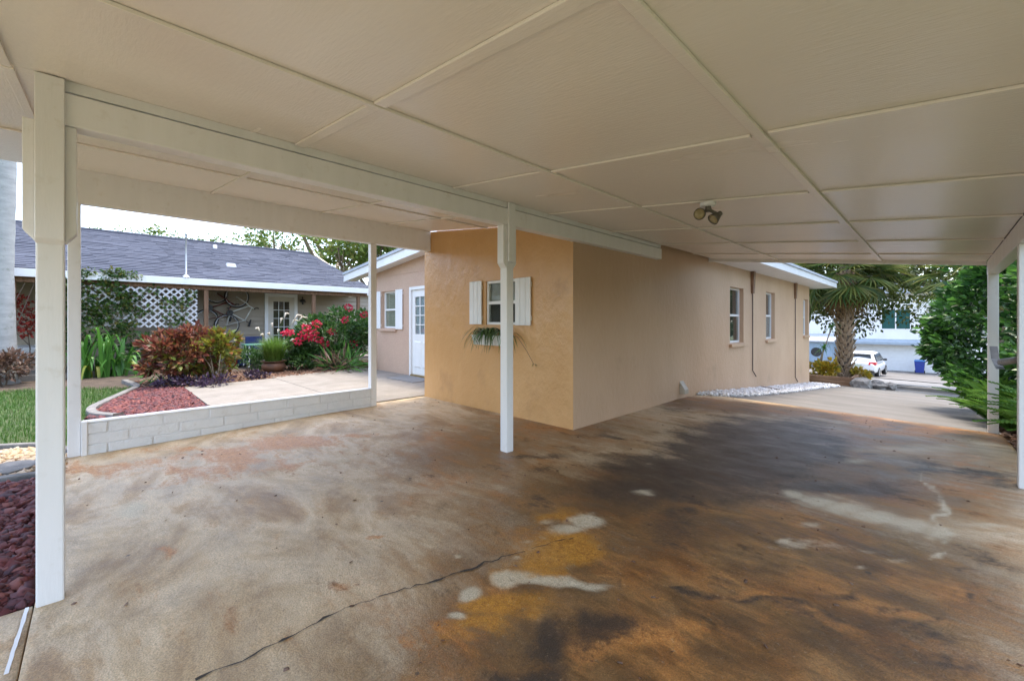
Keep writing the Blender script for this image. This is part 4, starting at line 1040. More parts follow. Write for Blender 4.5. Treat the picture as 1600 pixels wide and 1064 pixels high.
# front-left bed beside the nearest post
fb = [(-2.93, -.22), (-5.2, -.22), (-5.35, -.9), (-5.0, -1.6), (-4.0, -1.9), (-2.93, -1.6)]
struct(flat_poly('front_bed', fb, -.05, soil))
x, y = scatter(RNG, fb, 6500)
V, F, r = stones(RNG, np.stack([x, y, P(x, y) - .02 + RNG.random(len(x)) * .03], 1), .03, .075, .5)
tag(numesh('front_lava_stones', V, F, lava, rnd=r), 'large dark red stones beside the nearest white post', 'gravel', kind='stuff')
pv = [(-5.42, -.2), (-5.98, -.2), (-6.6, -.5), (-6.9, -1.3), (-6.5, -2.2), (-5.1, -1.75), (-5.45, -.95)]
struct(flat_poly('pebble_bed', pv, -.05, soil))
x, y = scatter(RNG, pv, 2600)
V, F, r = stones(RNG, np.stack([x, y, P(x, y) - .025 + RNG.random(len(x)) * .02], 1), .03, .08, .7)
tag(numesh('river_pebbles', V, F, peb, rnd=r), 'tan river pebbles between the lawn and the red stones', 'gravel', kind='stuff')
curb('pebble_edging', smooth_curve([(-5.32, -.2), (-5.42, -.95), (-5.08, -1.65)]), .09, .03, edging, 'scalloped concrete edging between the pebbles and red stones')
curb('lawn_edging', smooth_curve([(-6.05, -.16), (-6.68, -.48), (-6.98, -1.3), (-6.6, -2.25)]), .07, .03, edging, 'thin dark edging between the lawn and the pebbles')
for (cx_, cy_, s) in ((-5.75, -.52, .22), (-6.15, -.9, .25)):
    n_ = 9; m = MB(); pol = [(cx_ + s * math.cos(i * 6.283 / n_) * random.Random(i).uniform(.8, 1.1), cy_ + .7 * s * math.sin(i * 6.283 / n_)) for i in range(n_)]
    zz = float(P(cx_, cy_)); m.prism([Vector((a, c, zz - .03)) for a, c in pol], (0, 0, .055))
    tag(m.build('stepping_stone', edging, None, bevel=.008), 'flat grey stepping stone set in the tan pebbles, %s the red stones' % ('nearer' if s < .23 else 'further from'), 'stone', 'stepping stones in the pebbles')
# lawn
lawn_poly = [(-6.05, -.1), (-8.0, -.13), (-8.9, .0), (-10.0, .22), (-11.05, .6), (-12.3, -.6), (-12.9, -6), (-7.2, -6), (-6.7, -2.3), (-7.05, -1.3), (-6.72, -.46)]
lawn_base = M('lawn ground', (0.04, 0.07, 0.018), (0.07, 0.085, 0.03), 3, .95, .6, 30)
struct(flat_poly('lawn', lawn_poly, -.03, lawn_base))
def blades(rng, x, y, z, h, w, lean=.5):
    n = len(x); a = rng.random(n) * 6.283; d = np.stack([np.cos(a), np.sin(a), np.zeros(n)], 1); s = np.stack([-d[:, 1], d[:, 0], d[:, 2]], 1) * w[:, None]
    b0 = np.stack([x, y, z], 1); ln = (rng.random(n) * lean)[:, None]
    m1 = b0 + d * h[:, None] * ln * .35 + np.array([0, 0, 1]) * h[:, None] * .6
    t = b0 + d * h[:, None] * ln + np.array([0, 0, 1]) * h[:, None] * (1 - .3 * ln)
    V = np.stack([b0 - s, b0 + s, m1 + s * .7, m1 - s * .7, t], 1).reshape(-1, 3); i = np.arange(n) * 5
    F = np.concatenate([np.stack([i, i + 1, i + 2], 1), np.stack([i, i + 2, i + 3], 1), np.stack([i + 3, i + 2, i + 4], 1)])
    r = rng.random(n); return V, F, np.tile(r, 3)
x, y = scatter(RNG, lawn_poly, 45000)
V, F, r = blades(RNG, x, y, P(x, y) - .03, RNG.uniform(.04, .10, len(x)), RNG.uniform(.002, .004, len(x)), .9)
tag(numesh('grass', V, F, grass_leaf, rnd=r), 'short green lawn grass left of the low brick wall', 'grass', kind='stuff')
# mulch in the planting bed and by the right hand posts
mp = [(-10.12, 1.18), (-10.17, 2.77), (-10.7, 5.05), (-12.6, 6.5), (-12.2, .6), (-11.0, .6)]
x, y = scatter(RNG, mp, 6000)
V, F, r = stones(RNG, np.stack([x, y, P(x, y) - .012 + RNG.random(len(x)) * .025], 1), .03, .085, .25)
tag(numesh('bark_mulch', V, F, mulchm, rnd=r), 'brown bark mulch along the far edge of the patio', 'mulch', kind='stuff')
mr = [(.5, 3.0), (2.5, 3.0), (3.5, 9), (1.0, 13), (.52, 13)]
x, y = scatter(RNG, mr, 5000)
V, F, r = stones(RNG, np.stack([x, y, P(x, y) - .05 + RNG.random(len(x)) * .03], 1), .03, .10, .25)
tag(numesh('leaf_litter', V, F, mulchm, rnd=r), 'brown leaf litter beside the right hand carport posts', 'mulch', kind='stuff')
struct(flat_poly('hedge_bed', mr, -.055, soil))
# white marble chips along the side wall
wp = [(-2.93, 7.3), (-2.62, 7.7), (-2.45, 8.4), (-2.33, 10), (-2.30, 12.6), (-2.25, 16.3), (-2.25, 17.0), (-2.93, 17.0)]
x, y = scatter(RNG, wp, 7000)
V, F, r = stones(RNG, np.stack([x, y, P(x, y) + .002 + RNG.random(len(x)) * .035], 1), .03, .075, .75)
tag(numesh('white_stones', V, F, whitest, rnd=r), 'white marble chips along the foot of the side wall', 'gravel', kind='stuff')
a_, b_ = ground(1172, 604), ground(1216, 612)
d = (b_ - a_).normalized(); s_ = Vector((-d.y, d.x, 0)) * .035
m = MB(); m.prism([a_ - s_ + Vector((0, 0, .03)), b_ - s_ + Vector((0, 0, .03)), b_ + s_ + Vector((0, 0, .03)), a_ + s_ + Vector((0, 0, .03))], (0, 0, .04))
tag(m.build('edging_board', M('weathered board', (0.22, 0.19, 0.17), rough=.85), None, bevel=.004), 'grey weathered board lying on the white marble chips', 'board')

# ---- plants
def shrub(name, label, base, spec, group=None, stems=6, stem_h=.5, stem_r=.012, seed=0, stem_mat=None, spread=.3):
    """spec: list of (material, n, centre, radii, clumps, clump_r, leaf size, width)"""
    rng = np.random.default_rng(seed); rr = random.Random(seed)
    t = thing(name, base, label, 'shrub', group)
    for i in range(stems):
        a = rr.uniform(0, 6.28); e = Vector(base) + Vector((math.cos(a) * spread * rr.uniform(.5, 1.2), math.sin(a) * spread * rr.uniform(.5, 1.2), stem_h * rr.uniform(.7, 1.1)))
        b0 = Vector(base) + Vector((math.cos(a) * .05, math.sin(a) * .05, -.02)); mid = b0.lerp(e, .5) + Vector((rr.uniform(-.05, .05), rr.uniform(-.05, .05), .04))
        b = MB(); b.tube([b0, mid, e], [stem_r, stem_r * .8, stem_r * .45], 6); b.build('stem', stem_mat or bark, t, True)
    for (mt, n, c, r, k, cr, ls, w) in spec:
        p, d = clump_points(rng, n, Vector(base) + Vector(c), r, k, cr, .35)
        zmin = base[2] + .02; p[:, 2] = np.maximum(p[:, 2], zmin + .1 * rng.random(n))
        V, F, rn = leaves(p, d + np.array([0, 0, .25]), ls * (.6 + .8 * rng.random(n)), w, rng)
        numesh('foliage', V, F, mt, t, rn, kind='stuff')
    return t
def base_at(u, v): return ground(u, v)
# strap-leaved lily
bs = base_at(160, 588)
t = thing('strap_leaf_lily', bs, 'tall bright green strap leaved lily at the lawn edge', 'plant'); rg = random.Random(21)
for i in range(74):
    a = rg.uniform(0, 6.28); L = rg.uniform(.7, 1.15); yel = i >= 70
    if yel: a = rg.uniform(-1.2, .6)
    pts, ws = strap(bs + Vector((rg.uniform(-.38, .38), rg.uniform(-.42, .42), .0)), (math.cos(a), math.sin(a), 0), L * rg.uniform(.35, .8) if not yel else .62, rg.uniform(.04, .072), rg.uniform(.6, 1.45) if not yel else rg.uniform(.5, .75), rg.uniform(.1, .9) if not yel else 1.2, 8)
    m = MB(); m.ribbon(pts, [w * .85 for w in ws], (0, 0, 1)) if abs(pts[-1].z - pts[0].z) < 5 else None
    m.build('leaf', crinum_yel if yel else crinum_leaf, t, True, rnd=[rg.random()] * 8)
b0 = base_at(285, 600)
shrub('croton_shrub', 'dark red and bronze croton shrub behind the red stone bed', b0 + Vector((-.3, -.05, 0)), [(croton_red, 2500, (0, 0, .62), (.76, .68, .50), 46, .14, .125, .26), (croton_yel, 350, (0.1, 0, .6), (.7, .62, .45), 20, .12, .11, .26)], stems=7, stem_h=.7, seed=2, spread=.4)
shrub('croton_shrub', 'yellow green croton shrub with bare pale stems at the patio corner', base_at(338, 597), [(croton_yel, 650, (-.05, .05, .72), (.30, .34, .34), 16, .13, .13, .28), (croton_yel, 160, (-.1, 0, .3), (.3, .35, .25), 8, .1, .12, .28)], stems=9, stem_h=.75, seed=3, stem_mat=palebark, spread=.3, stem_r=.013)
for i, (u, v) in enumerate(((262, 604), (300, 603), (335, 603), (402, 592))):
    where = ['left end of the row, below the bronze croton', 'middle of the row below the bronze croton', 'right end of the row by the patio corner', 'left of the terracotta pot'][i]
    shrub('purple_groundcover', 'low purple leafed ground cover, ' + where, base_at(u, v), [(purple, 230, (0, 0, .08), (.32, .28, .08), 14, .09, .07, .24)], 'purple ground cover plants', stems=0, seed=40 + i)
shrub('grey_green_shrub', 'low grey green plant between the croton and the terracotta pot', base_at(385, 580), [(green_leaf, 900, (0, 0, .28), (.45, .4, .25), 16, .14, .09, .18)], stems=3, stem_h=.3, seed=44)
shrub('flax_clump', 'small strappy plant at the lawn edge in front of the croton', base_at(243, 596), [(crinum_leaf, 60, (0, 0, .15), (.22, .22, .12), 6, .1, .36, .05)], stems=0, seed=45)
shrub('leafy_shrub', 'green filler shrub behind the strap leaved lily', base_at(130, 575), [(green_leaf, 1500, (0, 0, .45), (.7, .9, .4), 24, .18, .10, .25)], stems=4, stem_h=.5, seed=46)
shrub('leafy_shrub', 'dark green shrub behind the bronze croton under the lattice', base_at(255, 580), [(green_leaf, 1500, (0, 0, .45), (.6, 1.1, .45), 24, .18, .10, .25)], stems=4, stem_h=.5, seed=47)
# red flowering shrub
bs = base_at(515, 576)
t = shrub('flowering_shrub', 'large shrub with clusters of red pink flowers at the patio edge', bs, [(green_leaf, 4200, (-.2, .05, .85), (.85, .95, .62), 46, .20, .11, .28), (green_leaf, 900, (-.1, .0, .25), (.8, .9, .25), 20, .15, .12, .2)], stems=9, stem_h=1.1, seed=5, spread=.5)
rngf = np.random.default_rng(9)
for (u, v) in ((478, 512), (490, 520), (483, 527), (474, 522), (498, 530), (508, 538), (447, 521), (452, 519), (495, 506), (545, 481), (569, 492), (552, 537), (525, 556), (518, 518), (466, 533), (540, 500)):
    c = on_x(u, v, bs.x + (.35 if v > 505 else .15))
    p, d = blob_points(rngf, 46, tuple(c), (.10, .10, .075), .3)
    V, F, rn = leaves(p, d, np.full(46, .05), .55, rngf)
    numesh('flower_cluster', V, F, flower, t, rn)
shrub('lily_clump', 'dark strappy lily clump at the foot of the flowering shrub', base_at(535, 581), [(crinum_leaf, 130, (0, 0, .2), (.5, .35, .15), 9, .14, .42, .045), (brown_leaf, 90, (0, -.1, .15), (.6, .5, .12), 9, .14, .36, .04)], stems=0, seed=6)
shrub('leafy_shrub', 'green shrub behind the flowers against the porch post', base_at(555, 570), [(green_leaf, 2500, (-.6, .2, .9), (.8, .9, .7), 34, .22, .12, .26)], stems=5, stem_h=1.0, seed=48)
shrub('leafy_shrub', 'low teal green leaves right of the terracotta pot', base_at(462, 577), [(green_leaf, 900, (-.1, 0, .25), (.4, .45, .25), 16, .14, .12, .24)], stems=3, stem_h=.3, seed=49)
# terracotta pot with grass
bs = base_at(428, 583) + Vector((-.2, .05, -.005))
pt = thing('terracotta_pot', bs, 'round terracotta pot holding the tall tufted grass', 'pot')
b = MB(); b.lathe(bs, [(0, 0), (.15, 0), (.25, .09), (.27, .16), (.24, .23), (.20, .255), (.17, .25), (.16, .2), (0, .2)], 28); b.build('pot_body', terracotta, pt, True)
b = MB(); b.lathe(bs, [(.20, .256), (.275, .275), (.28, .29), (.19, .285), (.19, .262)], 28); b.build('rim', terracotta, pt, True)
gr = thing('ornamental_grass', bs + Vector((0, 0, .2)), 'bright green tufted grass with cream plumes in the terracotta pot', 'grass')
n = 1500; a = RNG.random(n) * 6.283; rr_ = RNG.random(n) ** .5 * .16
x, y = bs.x + np.cos(a) * rr_, bs.y + np.sin(a) * rr_
V, F, r = blades(RNG, x, y, np.full(n, bs.z + .22), RNG.uniform(.35, .80, n), RNG.uniform(.005, .008, n), 1.1)
numesh('blades', V, F, pot_grass, gr, r, kind='stuff')
rg = random.Random(8)
for (u, v) in ((403, 512), (410, 522), (425, 505), (440, 497), (447, 489), (460, 500), (472, 495), (481, 505), (435, 515), (457, 530), (420, 520), (465, 492)):
    tip = on_x(u, v, bs.x + rg.uniform(-.1, .15)); st_ = bs + Vector((rg.uniform(-.08, .08), rg.uniform(-.08, .08), .25)); k = st_.lerp(tip, .7) + Vector((0, 0, .06))
    b = MB(); b.tube([st_, k, tip], [.003, .0025, .002], 4); po = b.build('plume', pot_grass, gr, rnd=[.8] * len(b.f))
    e = tip + Vector((0, (tip.y - st_.y) * .22, -.03)); b = MB(); b.tube([k.lerp(tip, .5), tip, tip.lerp(e, .6), e], [.008, .026, .022, .005], 6); b.build('seed_head', plume_m, po, True, rnd=[.4] * len(b.f))
# vine on the lattice
vt = thing('climbing_vine', (XLt + .05, .3, .1), 'leafy green vine climbing over the white lattice and eave', 'vine')
rng = np.random.default_rng(14)
def vine_part(n, pts, cr, ls=.09, mt=vine_leaf):
    cc = np.array(pts); w = rng.integers(0, len(cc), n); p, d = blob_points(rng, n, (0, 0, 0), (.5, 1, 1), .2)
    V, F, rn = leaves(cc[w] + p * cr, d + np.array([.4, 0, -.3]), ls * (.6 + .8 * rng.random(n)), .34, rng); numesh('foliage', V, F, mt, vt, rn, kind='stuff')
pts = [tuple(on_x(u, v, XLt + .08)) for u, v in [(rng.uniform(95, 205), rng.uniform(432, 545)) for _ in range(75)]]
vine_part(2000, pts, .17, .085)
pts = [tuple(on_x(u, v, XLt + .06)) for u, v in ((215, 460), (240, 452), (250, 470), (228, 485), (265, 465), (275, 475), (282, 490), (290, 470), (268, 500), (255, 490), (205, 490), (300, 460), (195, 455), (198, 505), (210, 475), (285, 505))]
vine_part(480, pts, .12)
pts = [tuple(on_x(u, v, NE + .05)) for u, v in [(125 + 95 * rng.random(), 424 + 8 * rng.random()) for _ in range(20)]]
vine_part(420, pts, .10, .06)
b = MB()
for i in range(5):
    y0 = rng.uniform(-2.2, -.6); b.tube([(XLt + .05, y0, .05), (XLt + .06, y0 + .2, 1.0), (XLt + .05, y0 + rng.uniform(.2, .9), 2.1)], [.014, .011, .006], 5)
b.build('stem', bark, vt)
# left edge: red leaved shrub, brown shrub
def G2(u, v, x): return on_x(u, v, x)
bs = base_at(44, 588)
t = thing('red_leaf_shrub', bs, 'slender shrub with bright red leaves at the left edge', 'shrub')
b = MB(); top = on_x(40, 500, bs.x); b.tube([bs, on_x(47, 545, bs.x), top], [.014, .011, .006], 6); b.build('stem', bark, t, True)
b = MB(); b.tube([on_x(46, 540, bs.x), on_x(20, 515, bs.x), on_x(-5, 520, bs.x)], [.008, .006, .003], 5); b.tube([top, on_x(20, 480, bs.x), on_x(2, 462, bs.x)], [.006, .005, .003], 5); b.build('branch', bark, t, True)
pts = [np.array(on_x(u, v, bs.x + rng.uniform(-.15, .15))) for u, v in ((6, 462), (18, 464), (38, 470), (30, 468), (44, 500), (48, 512), (36, 510), (30, 496), (40, 520), (22, 505), (8, 478), (50, 500), (-8, 470), (14, 500), (26, 485), (48, 488))]
w = rng.integers(0, len(pts), 420); p, d = blob_points(rng, 420, (0, 0, 0), (1, 1, .6), .1)
V, F, rn = leaves(np.array(pts)[w] + p * .13, d, .085 * (.6 + .8 * rng.random(420)), .33, rng); numesh('foliage', V, F, red_leaf, t, rn, kind='stuff')
shrub('brown_leaf_shrub', 'low bronze brown shrub at the left edge beneath the red leaves', base_at(8, 603), [(brown_leaf, 900, (0, 0, .42), (.42, .4, .30), 18, .14, .09, .3)], stems=5, stem_h=.5, seed=61)
# smooth grey palm trunk at the left edge
bs = base_at(2, 603) + Vector((-.45, -.05, 0))
t = thing('palm_tree', bs, 'smooth pale grey palm trunk at the far left edge', 'tree')
b = MB(); pts = []; rs = []
for i in range(22):
    h = i * .3; pts.append(bs + Vector((.02 * math.sin(h), .015 * h, h - .1))); rs.append((.24 if i else .3) - .012 * min(i, 8) + (.006 if i % 2 else 0))
b.tube(pts, rs, 18); b.build('trunk', smoothtrunk, t, True)
#FRONDS
def fan_frond(rg, n=26, R=.75, droop=.35):
    """costapalmate fan: folded leaflets radiating from the petiole tip at the origin, petiole runs back along -x"""
    m = MB(); rn = []
    for i in range(n):
        t = (i / (n - 1) - .5) * 2
        a = t * 2.05; L = R * (1 - .22 * abs(t) ** 2) * rg.uniform(.9, 1.05); w = .024
        d = Vector((math.cos(a), math.sin(a), 0)); s = Vector((-d.y, d.x, 0)); p = []
        for k, q in enumerate((0, .45, .75, 1.0)):
            z = -.10 * abs(t) - droop * L * q ** 2.2 * rg.uniform(.8, 1.2) + .10 * q
            p.append(d * L * q + Vector((0, 0, z)))
        wd = (.006, w, w * .6, .001); o = len(m.v)
        for k in range(4):
            m.v += [tuple(p[k] - s * wd[k] + Vector((0, 0, wd[k] * .5))), tuple(p[k] - Vector((0, 0, wd[k] * .4))), tuple(p[k] + s * wd[k] + Vector((0, 0, wd[k] * .5)))]
        r = rg.random()
        for k in range(3):
            b = o + 3 * k
            m.f += [(b, b + 1, b + 4, b + 3), (b + 1, b + 2, b + 5, b + 4)]; rn += [r, r]
    return m, rn
def frond_mesh(rg, mat, pet=.8, R=.75, droop=.35):
    m, rn = fan_frond(rg, R=R, droop=droop)
    k = len(m.f); m.tube([(-pet, 0, -.10), (-pet * .4, 0, .02), (0, 0, 0)], [.02, .014, .010], 5); rn += [.3] * (len(m.f) - k)
    me = bpy.data.meshes.new('frond'); me.from_pydata(m.v, [], m.f); me.materials.append(mat)
    at = me.attributes.new('rnd', 'FLOAT', 'FACE'); at.data.foreach_set('value', np.array(rn, np.float32))
    return me
rg = random.Random(31)
FG = [frond_mesh(rg, palm_leaf, droop=d) for d in (.2, .35, .5)]; FD = [frond_mesh(rg, palm_dead, droop=d, R=.65) for d in (.7, .9)]
def put(me, name, loc, rot, scale, parent):
    o = bpy.data.objects.new(name, me); COL.objects.link(o); o.parent = parent
    o.location = Vector(loc) - Vector(parent['_w']); o.rotation_euler = rot; o.scale = (scale,) * 3; return o
def fan_palm(base, h, r, label, nfr, boots=True, seed=1, scale=1.0, pet=.8):
    rg = random.Random(seed); t = thing('cabbage_palm', base, label, 'tree', 'cabbage palms')
    b = MB(); b.tube([base + Vector((0, 0, -.1)), base + Vector((0, 0, .15)), base + Vector((.01, 0, h * .5)), base + Vector((0, 0, h + .3))], [r * 1.1, r * .95, r * .85, r * .8], 14); b.build('trunk', bark, t, True)
    if boots:
        mb = MB(); mb.hexa([(0, -.075, 0), (.03, -.06, -.01), (.03, .06, -.01), (0, .075, 0)], [(.13, -.03, .26), (.15, -.02, .25), (.15, .02, .25), (.13, .03, .26)])
        me = bpy.data.meshes.new('leaf_boot'); me.from_pydata(mb.v, [], mb.f); me.materials.append(bootm)
        z = .06; row = 0
        while z < h:
            k = 7
            for i in range(k):
                a = (i + .5 * (row % 2)) * 6.283 / k + rg.uniform(-.1, .1)
                o = put(me, 'leaf_boot', base + Vector((math.cos(a) * r * .86, math.sin(a) * r * .86, z)), (0, rg.uniform(-.15, .12), a), rg.uniform(.85, 1.15), t)
            z += .135; row += 1
    top = base + Vector((0, 0, h + .15))
    for i in range(nfr):
        a = i * 2.39996 + rg.uniform(-.2, .2); f = i / nfr; el = 1.2 - 2.5 * f
        dead = f > .88
        me = rg.choice(FD if dead else FG); d = Vector((math.cos(a) * math.cos(el), math.sin(a) * math.cos(el), math.sin(el)))
        s = scale * rg.uniform(.9, 1.15); tip = top + d * pet * s + Vector((0, 0, .25 * (1 - f)))
        put(me, 'frond', tip, (rg.uniform(-.3, .3), -el + rg.uniform(-.1, .2), a), s, t)
    return t
pb_ = Vector((-2.45, 19.6, float(P(-2.45, 19.6)) + .10))
fan_palm(pb_, 3.95, .20, 'cabbage palm with criss-cross boots on its trunk in the timber edged bed', 60, seed=4, scale=1.25)
p2 = Vector((1.2, 19.5, float(P(1.2, 19.5))))
fan_palm(p2, 3.7, .2, 'cabbage palm rising behind the tall hedge on the right', 34, False, seed=9, scale=1.35)
#RIGHT
# raised bed with timbers and rocks
rb = thing('raised_bed', (-2.6, 19.0, float(P(-2.6, 19.0))), 'raised bed edged with stacked brown timbers at the house corner', 'planter')
A_, B_ = Vector((-3.3, 18.1, 0)), Vector((-2.35, 18.5, 0)); B2 = Vector((-1.75, 18.8, 0))
A_ = ground(1268, 600); B_ = ground(1326, 607)
A_ = Vector((-2.95, 17.9, 0)); B_ = Vector((-2.05, 17.95, 0))
for k in range(3):
    z = float(P(-2.5, 17.9)) - .06 + k * .115
    MB().box(-3.6, -2.0 - .03 * (k % 2), 17.86 + .012 * k, 17.98 + .012 * k, z, z + .108).build('timber', timber, rb, bevel=.015)
    MB().box(-2.14 + .01 * k, -2.03 + .01 * k, 17.99 + .012 * k, 20.6, z - .012, z + .096).build('timber', timber, rb, bevel=.015)
m = MB(); m.hexa([(-3.6, 17.99, -1.4), (-2.15, 17.99, -1.4), (-2.15, 20.6, -1.6), (-3.6, 20.6, -1.6)], [(-3.6, 18.0, -.70), (-2.15, 18.0, -.70), (-2.15, 20.6, -.83), (-3.6, 20.6, -.83)]); m.build('soil', soil, rb)
rngr = np.random.default_rng(4)
def rock(c, s, label, group, seed):
    import bmesh
    bm = bmesh.new(); bmesh.ops.create_icosphere(bm, subdivisions=2, radius=1); rr = np.random.default_rng(seed); ph = rr.random((6, 3)) * 4
    for v in bm.verts:
        k = 1 + .16 * math.sin(3.1 * v.co.x + ph[0][0] * 3) + .14 * math.sin(4.3 * v.co.y + ph[1][0] * 3) + .13 * math.sin(5.7 * v.co.z + ph[2][0] * 3) + rr.uniform(-.06, .06)
        v.co = Vector((v.co.x * s[0] * k, v.co.y * s[1] * k, v.co.z * s[2] * k)) + Vector(c)
    me = bpy.data.meshes.new('rock'); vs = [tuple(v.co - Vector(c)) for v in bm.verts]; fs = [[v.index for v in f.verts] for f in bm.faces]; bm.free()
    me.from_pydata(vs, [], fs); me.materials.append(rockm); o = bpy.data.objects.new('rock', me); o.location = c; COL.objects.link(o)
    return tag(o, label, 'rock', group)
zr = float(P(-1.9, 17.8))
rock((-1.83, 17.75, zr + .12), (.30, .25, .20), 'large grey rock against the corner of the timber bed', 'rocks at the raised bed', 1)
rock((-1.40, 18.05, zr + .09), (.22, .2, .15), 'middle grey rock, right of the large rock by the timber bed', 'rocks at the raised bed', 2)
rock((-1.12, 18.3, zr + .06), (.17, .16, .12), 'smallest grey rock at the right end of the rock row', 'rocks at the raised bed', 3)
shrub('yellow_croton', 'bushy yellow leaved croton left of the palm in the timber bed', (-2.85, 18.5, -.75), [(yellow_fl, 1100, (0, 0, .33), (.42, .35, .28), 20, .14, .12, .25)], stems=5, stem_h=.4, seed=71)
shrub('yellow_croton', 'small yellow leaved croton right of the palm trunk', (-1.95, 19.5, -.95), [(yellow_fl, 350, (0, 0, .30), (.25, .25, .2), 9, .12, .12, .25)], stems=3, stem_h=.3, seed=72)
# dracaena in the bed
t = thing('dracaena', (-3.1, 18.9, -.75), 'thin stemmed dracaena with spiky leaf tufts near the house corner', 'plant')
rg = random.Random(77)
for (pts_, ) in (([(-3.1, 18.9, -.75), (-3.0, 18.9, .1), (-2.75, 19.0, 1.05)],), ([(-3.1, 18.9, -.7), (-3.05, 18.8, -.1), (-2.95, 18.8, .25)],)):
    b = MB(); b.tube(pts_, [.03, .025, .02], 6); b.build('stem', palebark, t, True)
    for i in range(26):
        a = rg.uniform(0, 6.28); q, ws = strap(pts_[-1], (math.cos(a), math.sin(a), 0), rg.uniform(.25, .42), .018, rg.uniform(-.05, .3), rg.uniform(.05, .3), 5)
        MB().ribbon(q, ws, (0, 0, 1)).build('leaf', crinum_leaf, t, rnd=[rg.random()] * 5)
# kerb at the foot of the driveway
cz = float(P(0, 21)); 
kb = MB(); 
kb.hexa([(-1.7, 20.0, cz - .2), (3.0, 20.0, cz - .2), (3.0, 20.25, cz - .2), (-1.7, 20.25, cz - .2)], [(-1.7, 20.02, cz + .20), (3.0, 20.02, cz + .20), (3.0, 20.25, cz + .20), (-1.7, 20.25, cz + .20)])
tag(kb.build('kerb', conc, None, bevel=.02), 'low pale concrete kerb across the foot of the driveway', 'kerb')
# hedge on the right
hb = Vector((1.7, 9.6, float(P(1.7, 9.6)) - .05))
rng = np.random.default_rng(55)
t = thing('hedge_shrub', hb, 'tall dense glossy green hedge behind the right hand posts', 'hedge')
for (c, r, n, k) in (((1.35, 11.0, .75), (1.45, 2.1, 2.5), 26000, 300), ((1.75, 8.6, 1.0), (1.1, 1.6, 2.2), 9000, 120), ((2.3, 6.0, 1.0), (1.5, 1.9, 2.0), 7000, 80)):
    p, d = clump_points(rng, n, c, r, k, .26, .72); keep = (p[:, 2] > hb.z + .1) & ~(p[:, 0] < .62 - .95 * (p[:, 2] + .25)) & ~((p[:, 0] < .62) & (p[:, 1] < 8.1)); p, d = p[keep], d[keep]
    V, F, rn = leaves(p, d + np.array([-.3, -.3, .1]), .115 * (.6 + .8 * rng.random(len(p))), .28, rng); numesh('foliage', V, F, hedge_leaf, t, rn, kind='stuff')
rg = random.Random(5)
for i in range(9):
    a = Vector((rg.uniform(1.2, 2.4), rg.uniform(7.2, 11.5), 0)); a.z = float(P(a.x, a.y)) - .1; e = a + Vector((rg.uniform(-.8, .5), rg.uniform(-.6, .6), rg.uniform(2.0, 3.2)))
    b = MB(); b.tube([a, a.lerp(e, .5) + Vector((rg.uniform(-.2, .2), .1, 0)), e], [.045, .035, .015], 7); b.build('stem', bark, t, True)
# sword ferns
def fern_frond(rg, mat):
    m = MB(); rn = []; L = 1.0; N = 36; pts = []
    for i in range(N + 1):
        q = i / N; pts.append(Vector((L * q * .9, 0, .62 * q - .62 * q * q * 1.05)))
    m.ribbon(pts, [.004] * (N + 1), (0, 0, 1)); rn += [.2] * N
    for i in range(2, N):
        q = i / N; w = .10 * math.sin(math.pi * min(1, q * 1.05 + .08)) ** .7 + .01
        for s in (-1, 1):
            p = pts[i]; tp = p + Vector((.025, s * w, -.012)); hw = Vector((.019, 0, .005))
            m.add([p - hw * .6, p + hw * .9, tp + hw * .5, tp - hw * .3], [(0, 1, 2, 3)]); rn.append(rg.random() * .5 + .25)
    me = bpy.data.meshes.new('frond'); me.from_pydata(m.v, [], m.f); me.materials.append(mat)
    at = me.attributes.new('rnd', 'FLOAT', 'FACE'); at.data.foreach_set('value', np.array(rn, np.float32)); return me
rg = random.Random(91); FF = [fern_frond(rg, fern_leaf) for _ in range(3)]
places = [(.72, 8.9, 'left fern of the row, spilling over the driveway'), (.95, 8.2, 'second fern from the driveway, behind the far right post'), (1.0, 7.2, 'third fern, between the two right hand posts'), (1.1, 6.4, 'nearest fern, beside the nearest right hand post'), (.62, 9.8, 'fern at the far end of the row under the hedge')]
for k, (x_, y_, lab) in enumerate(places):
    b_ = Vector((x_, y_, float(P(x_, y_)) - .03)); t = thing('sword_fern', b_, 'bright green sword fern, ' + lab, 'fern', 'sword ferns along the hedge')
    for i in range(42):
        a = rg.uniform(0, 6.283) if i % 2 else rg.uniform(1.9, 4.4)
        put(FF[i % 3], 'frond', b_ + Vector((rg.uniform(-.08, .08), rg.uniform(-.1, .1), 0)), (rg.uniform(-.25, .25), rg.uniform(-1.15, -.35), a), rg.uniform(.6, 1.05), t)
